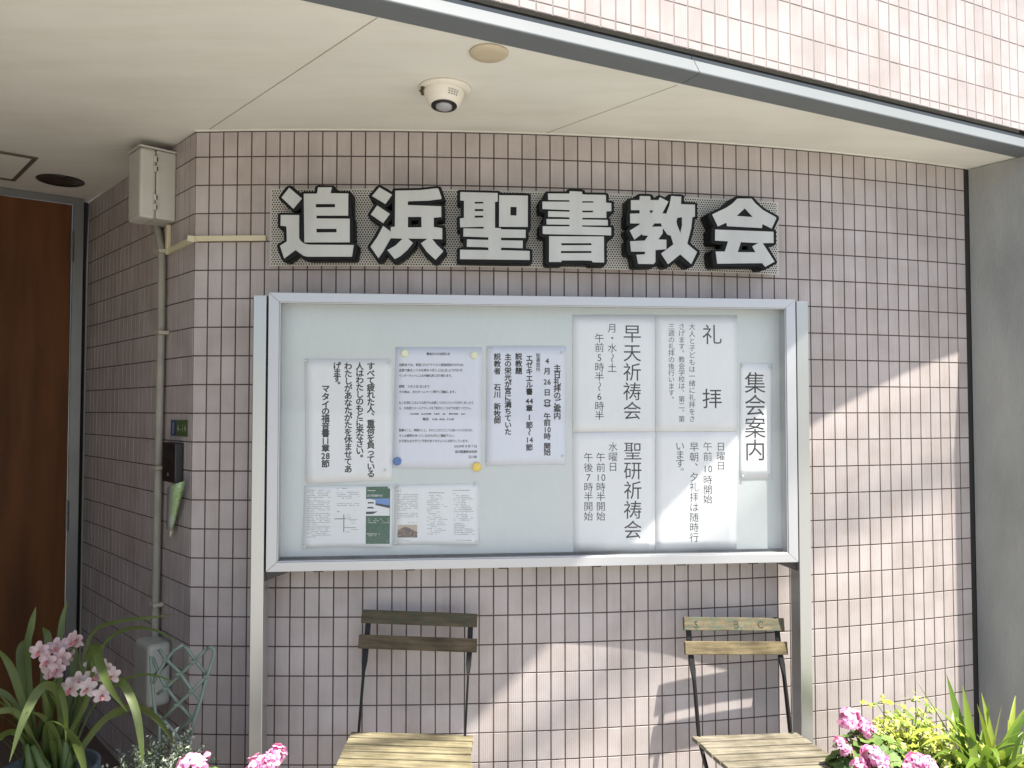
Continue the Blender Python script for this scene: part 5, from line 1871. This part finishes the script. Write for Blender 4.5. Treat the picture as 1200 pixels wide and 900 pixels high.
geranium(1090, 950, 2.2, 'low pink geranium in a pot before the bright strap leaved plant', [(1076, 896, 0.0, 0.028), (1084, 899, 0.0, 0.028), (1070, 905, 0.0, 0.025)], 40, 0.08, 0.07, 24, 'slatted wooden stand below the low geranium')

# variegated yellow-green ivy mound
M_IVY = island_mat('variegated_ivy_leaf', [(0.0, (0.13, 0.22, 0.03)), (1.0, (0.62, 0.62, 0.24)), (0.3, (0.34, 0.42, 0.05)), (0.6, (0.50, 0.54, 0.09))], 0.45, 0.3)
IY = 2.58
c = at_depth(1066, 893, IY)
ivy = empty('variegated_ivy', c - Vector((0, 0, 0.18)), 'mounded yellow-green variegated ivy in a pot between the geranium and the strap leaved plant', 'potted plant')
pot_on_stand(ivy, c, 0.10, 0.18, 0.2, M_BROWNPOT)
stand(c - Vector((0, 0, 0.18)), 0.135, 'slatted wooden stand below the variegated ivy')
def ivy_leaf(bm, p, n_, r, q):
    x_ = n_.orthogonal().normalized(); y_ = n_.cross(x_)
    a0 = q.uniform(0, 6.28)
    prof = ((0, 1.0), (36, 0.5), (66, 0.85), (105, 0.45), (140, 0.62), (180, 0.25), (220, 0.62), (255, 0.45), (294, 0.85), (324, 0.5))
    ce = bm.verts.new(p)
    ring = [bm.verts.new(p + (x_ * math.cos(a0 + R(a)) + y_ * math.sin(a0 + R(a))) * r * k + n_ * (-0.12 * r * k + q.uniform(-.08, .08) * r)) for a, k in prof]
    for k in range(len(ring)):
        bm.faces.new((ce, ring[k], ring[(k + 1) % len(ring)]))
bm, bs_ = bmesh.new(), bmesh.new()
q = random.Random(31)
for k in range(1150):
    d = rdir(q, 0.2)
    if d.z < 0: d.z *= -0.6
    lump = 1 + 0.25 * math.sin(d.x * 7 + 1) * math.cos(d.y * 6)
    p = c + Vector((d.x * 0.20, d.y * 0.15, d.z * 0.205 - 0.01)) * q.uniform(0.45, 1.0) * lump
    ivy_leaf(bm, p, (d * 0.6 + rdir(q) * 0.7 + Vector((0, -0.3, 0.4))).normalized(), q.uniform(0.009, 0.019), q)
    if k % 9 == 0:
        tube(bs_, [c, (c + p) / 2 + Vector((0, 0, 0.02)), p], [0.002, 0.0016, 0.001], 4, cap=False)
link('foliage', bm, M_IVY, ivy)
link('stem', bs_, M_STEM, ivy)

# bright strap leaved plant, right
AY = 2.5
c = at_depth(1160, 925, AY)
aga = empty('strap_leaved_plant', c - Vector((0, 0, 0.2)), 'bright green strap leaved plant in a pot at the foot of the grey wall', 'potted plant')
pot_on_stand(aga, c, 0.13, 0.2, 0.2, M_BROWNPOT)
stand(c - Vector((0, 0, 0.2)), 0.165, 'slatted wooden stand below the bright strap leaved plant')
bm = bmesh.new()
rr = random.Random(44)
for (x, y, dy, mh, w) in ((1073, 797, 0.05, 0.02, 0.012), (1109, 790, 0.08, 0.01, 0.026), (1128, 803, 0.05, 0.01, 0.026), (1160, 822, 0.1, 0.02, 0.014), (1174, 826, -0.05, 0.01, 0.028),
                          (1203, 836, -0.02, 0.05, 0.022), (1203, 858, -0.1, 0.10, 0.024), (1066, 866, -0.12, 0.16, 0.020), (1080, 874, -0.15, 0.14, 0.018), (1090, 893, -0.25, 0.14, 0.024),
                          (1172, 897, -0.25, 0.18, 0.026), (1215, 880, -0.1, 0.12, 0.026), (1100, 830, 0.1, 0.05, 0.02), (1145, 825, 0.0, 0.02, 0.024), (1190, 815, 0.15, 0.04, 0.018), (1086, 824, 0.05, 0.1, 0.016),
                          (1150, 812, 0.12, 0.02, 0.018), (1120, 840, -0.05, 0.04, 0.02), (1215, 815, 0.1, 0.06, 0.02), (1130, 905, -0.3, 0.12, 0.024)):
    tip = at_depth(x, y, AY + dy)
    b = c + Vector((rr.uniform(-0.09, 0.09), rr.uniform(-0.07, 0.07), -0.03))
    leaf_to(bm, b, tip, mh, w, 12)
for k in range(95):
    a = rr.uniform(0, 6.28)
    strap(bm, c + Vector((rr.uniform(-.1, .1), rr.uniform(-.09, .09), -0.03)), a, rr.uniform(0.16, 0.33), rr.uniform(0.012, 0.023), rr.uniform(0.8, 1.45), rr.uniform(0.6, 2.6), seg=11, twist=rr.uniform(-0.6, 0.6))
link('foliage', bm, M_STRAPL, aga)

# overhead service cables across the street: their soft shadow crosses the sunlit tiles
for k, ((x0, y0), (x1, y1), r, lab) in enumerate((((945, 632), (1105, 556), 0.019, 'thick black overhead cable crossing above the pavement'), ((960, 560), (1105, 486), 0.010, 'thin black overhead cable above the thicker one'))):
    a_, b_ = on_wall(x0, y0), on_wall(x1, y1)
    A, B = wall_at(a_[0], 0, a_[1]), wall_at(b_[0], 0, b_[1])
    ta = 7.6 + k * 0.4
    A2 = A + SUN * ta
    tb = (A2.z - B.z) / SUN.z
    d_ = (B + SUN * tb - A2).normalized()
    bm = bmesh.new()
    pts_ = []
    for i in range(-30, 31):
        pts_.append(A2 + d_ * i * 0.6 + Vector((0, 0, 0.0012 * i * i)))
    tube(bm, pts_, r, 8)
    tag(link('overhead_cable', bm, M_BLACKPL), lab, 'cable')
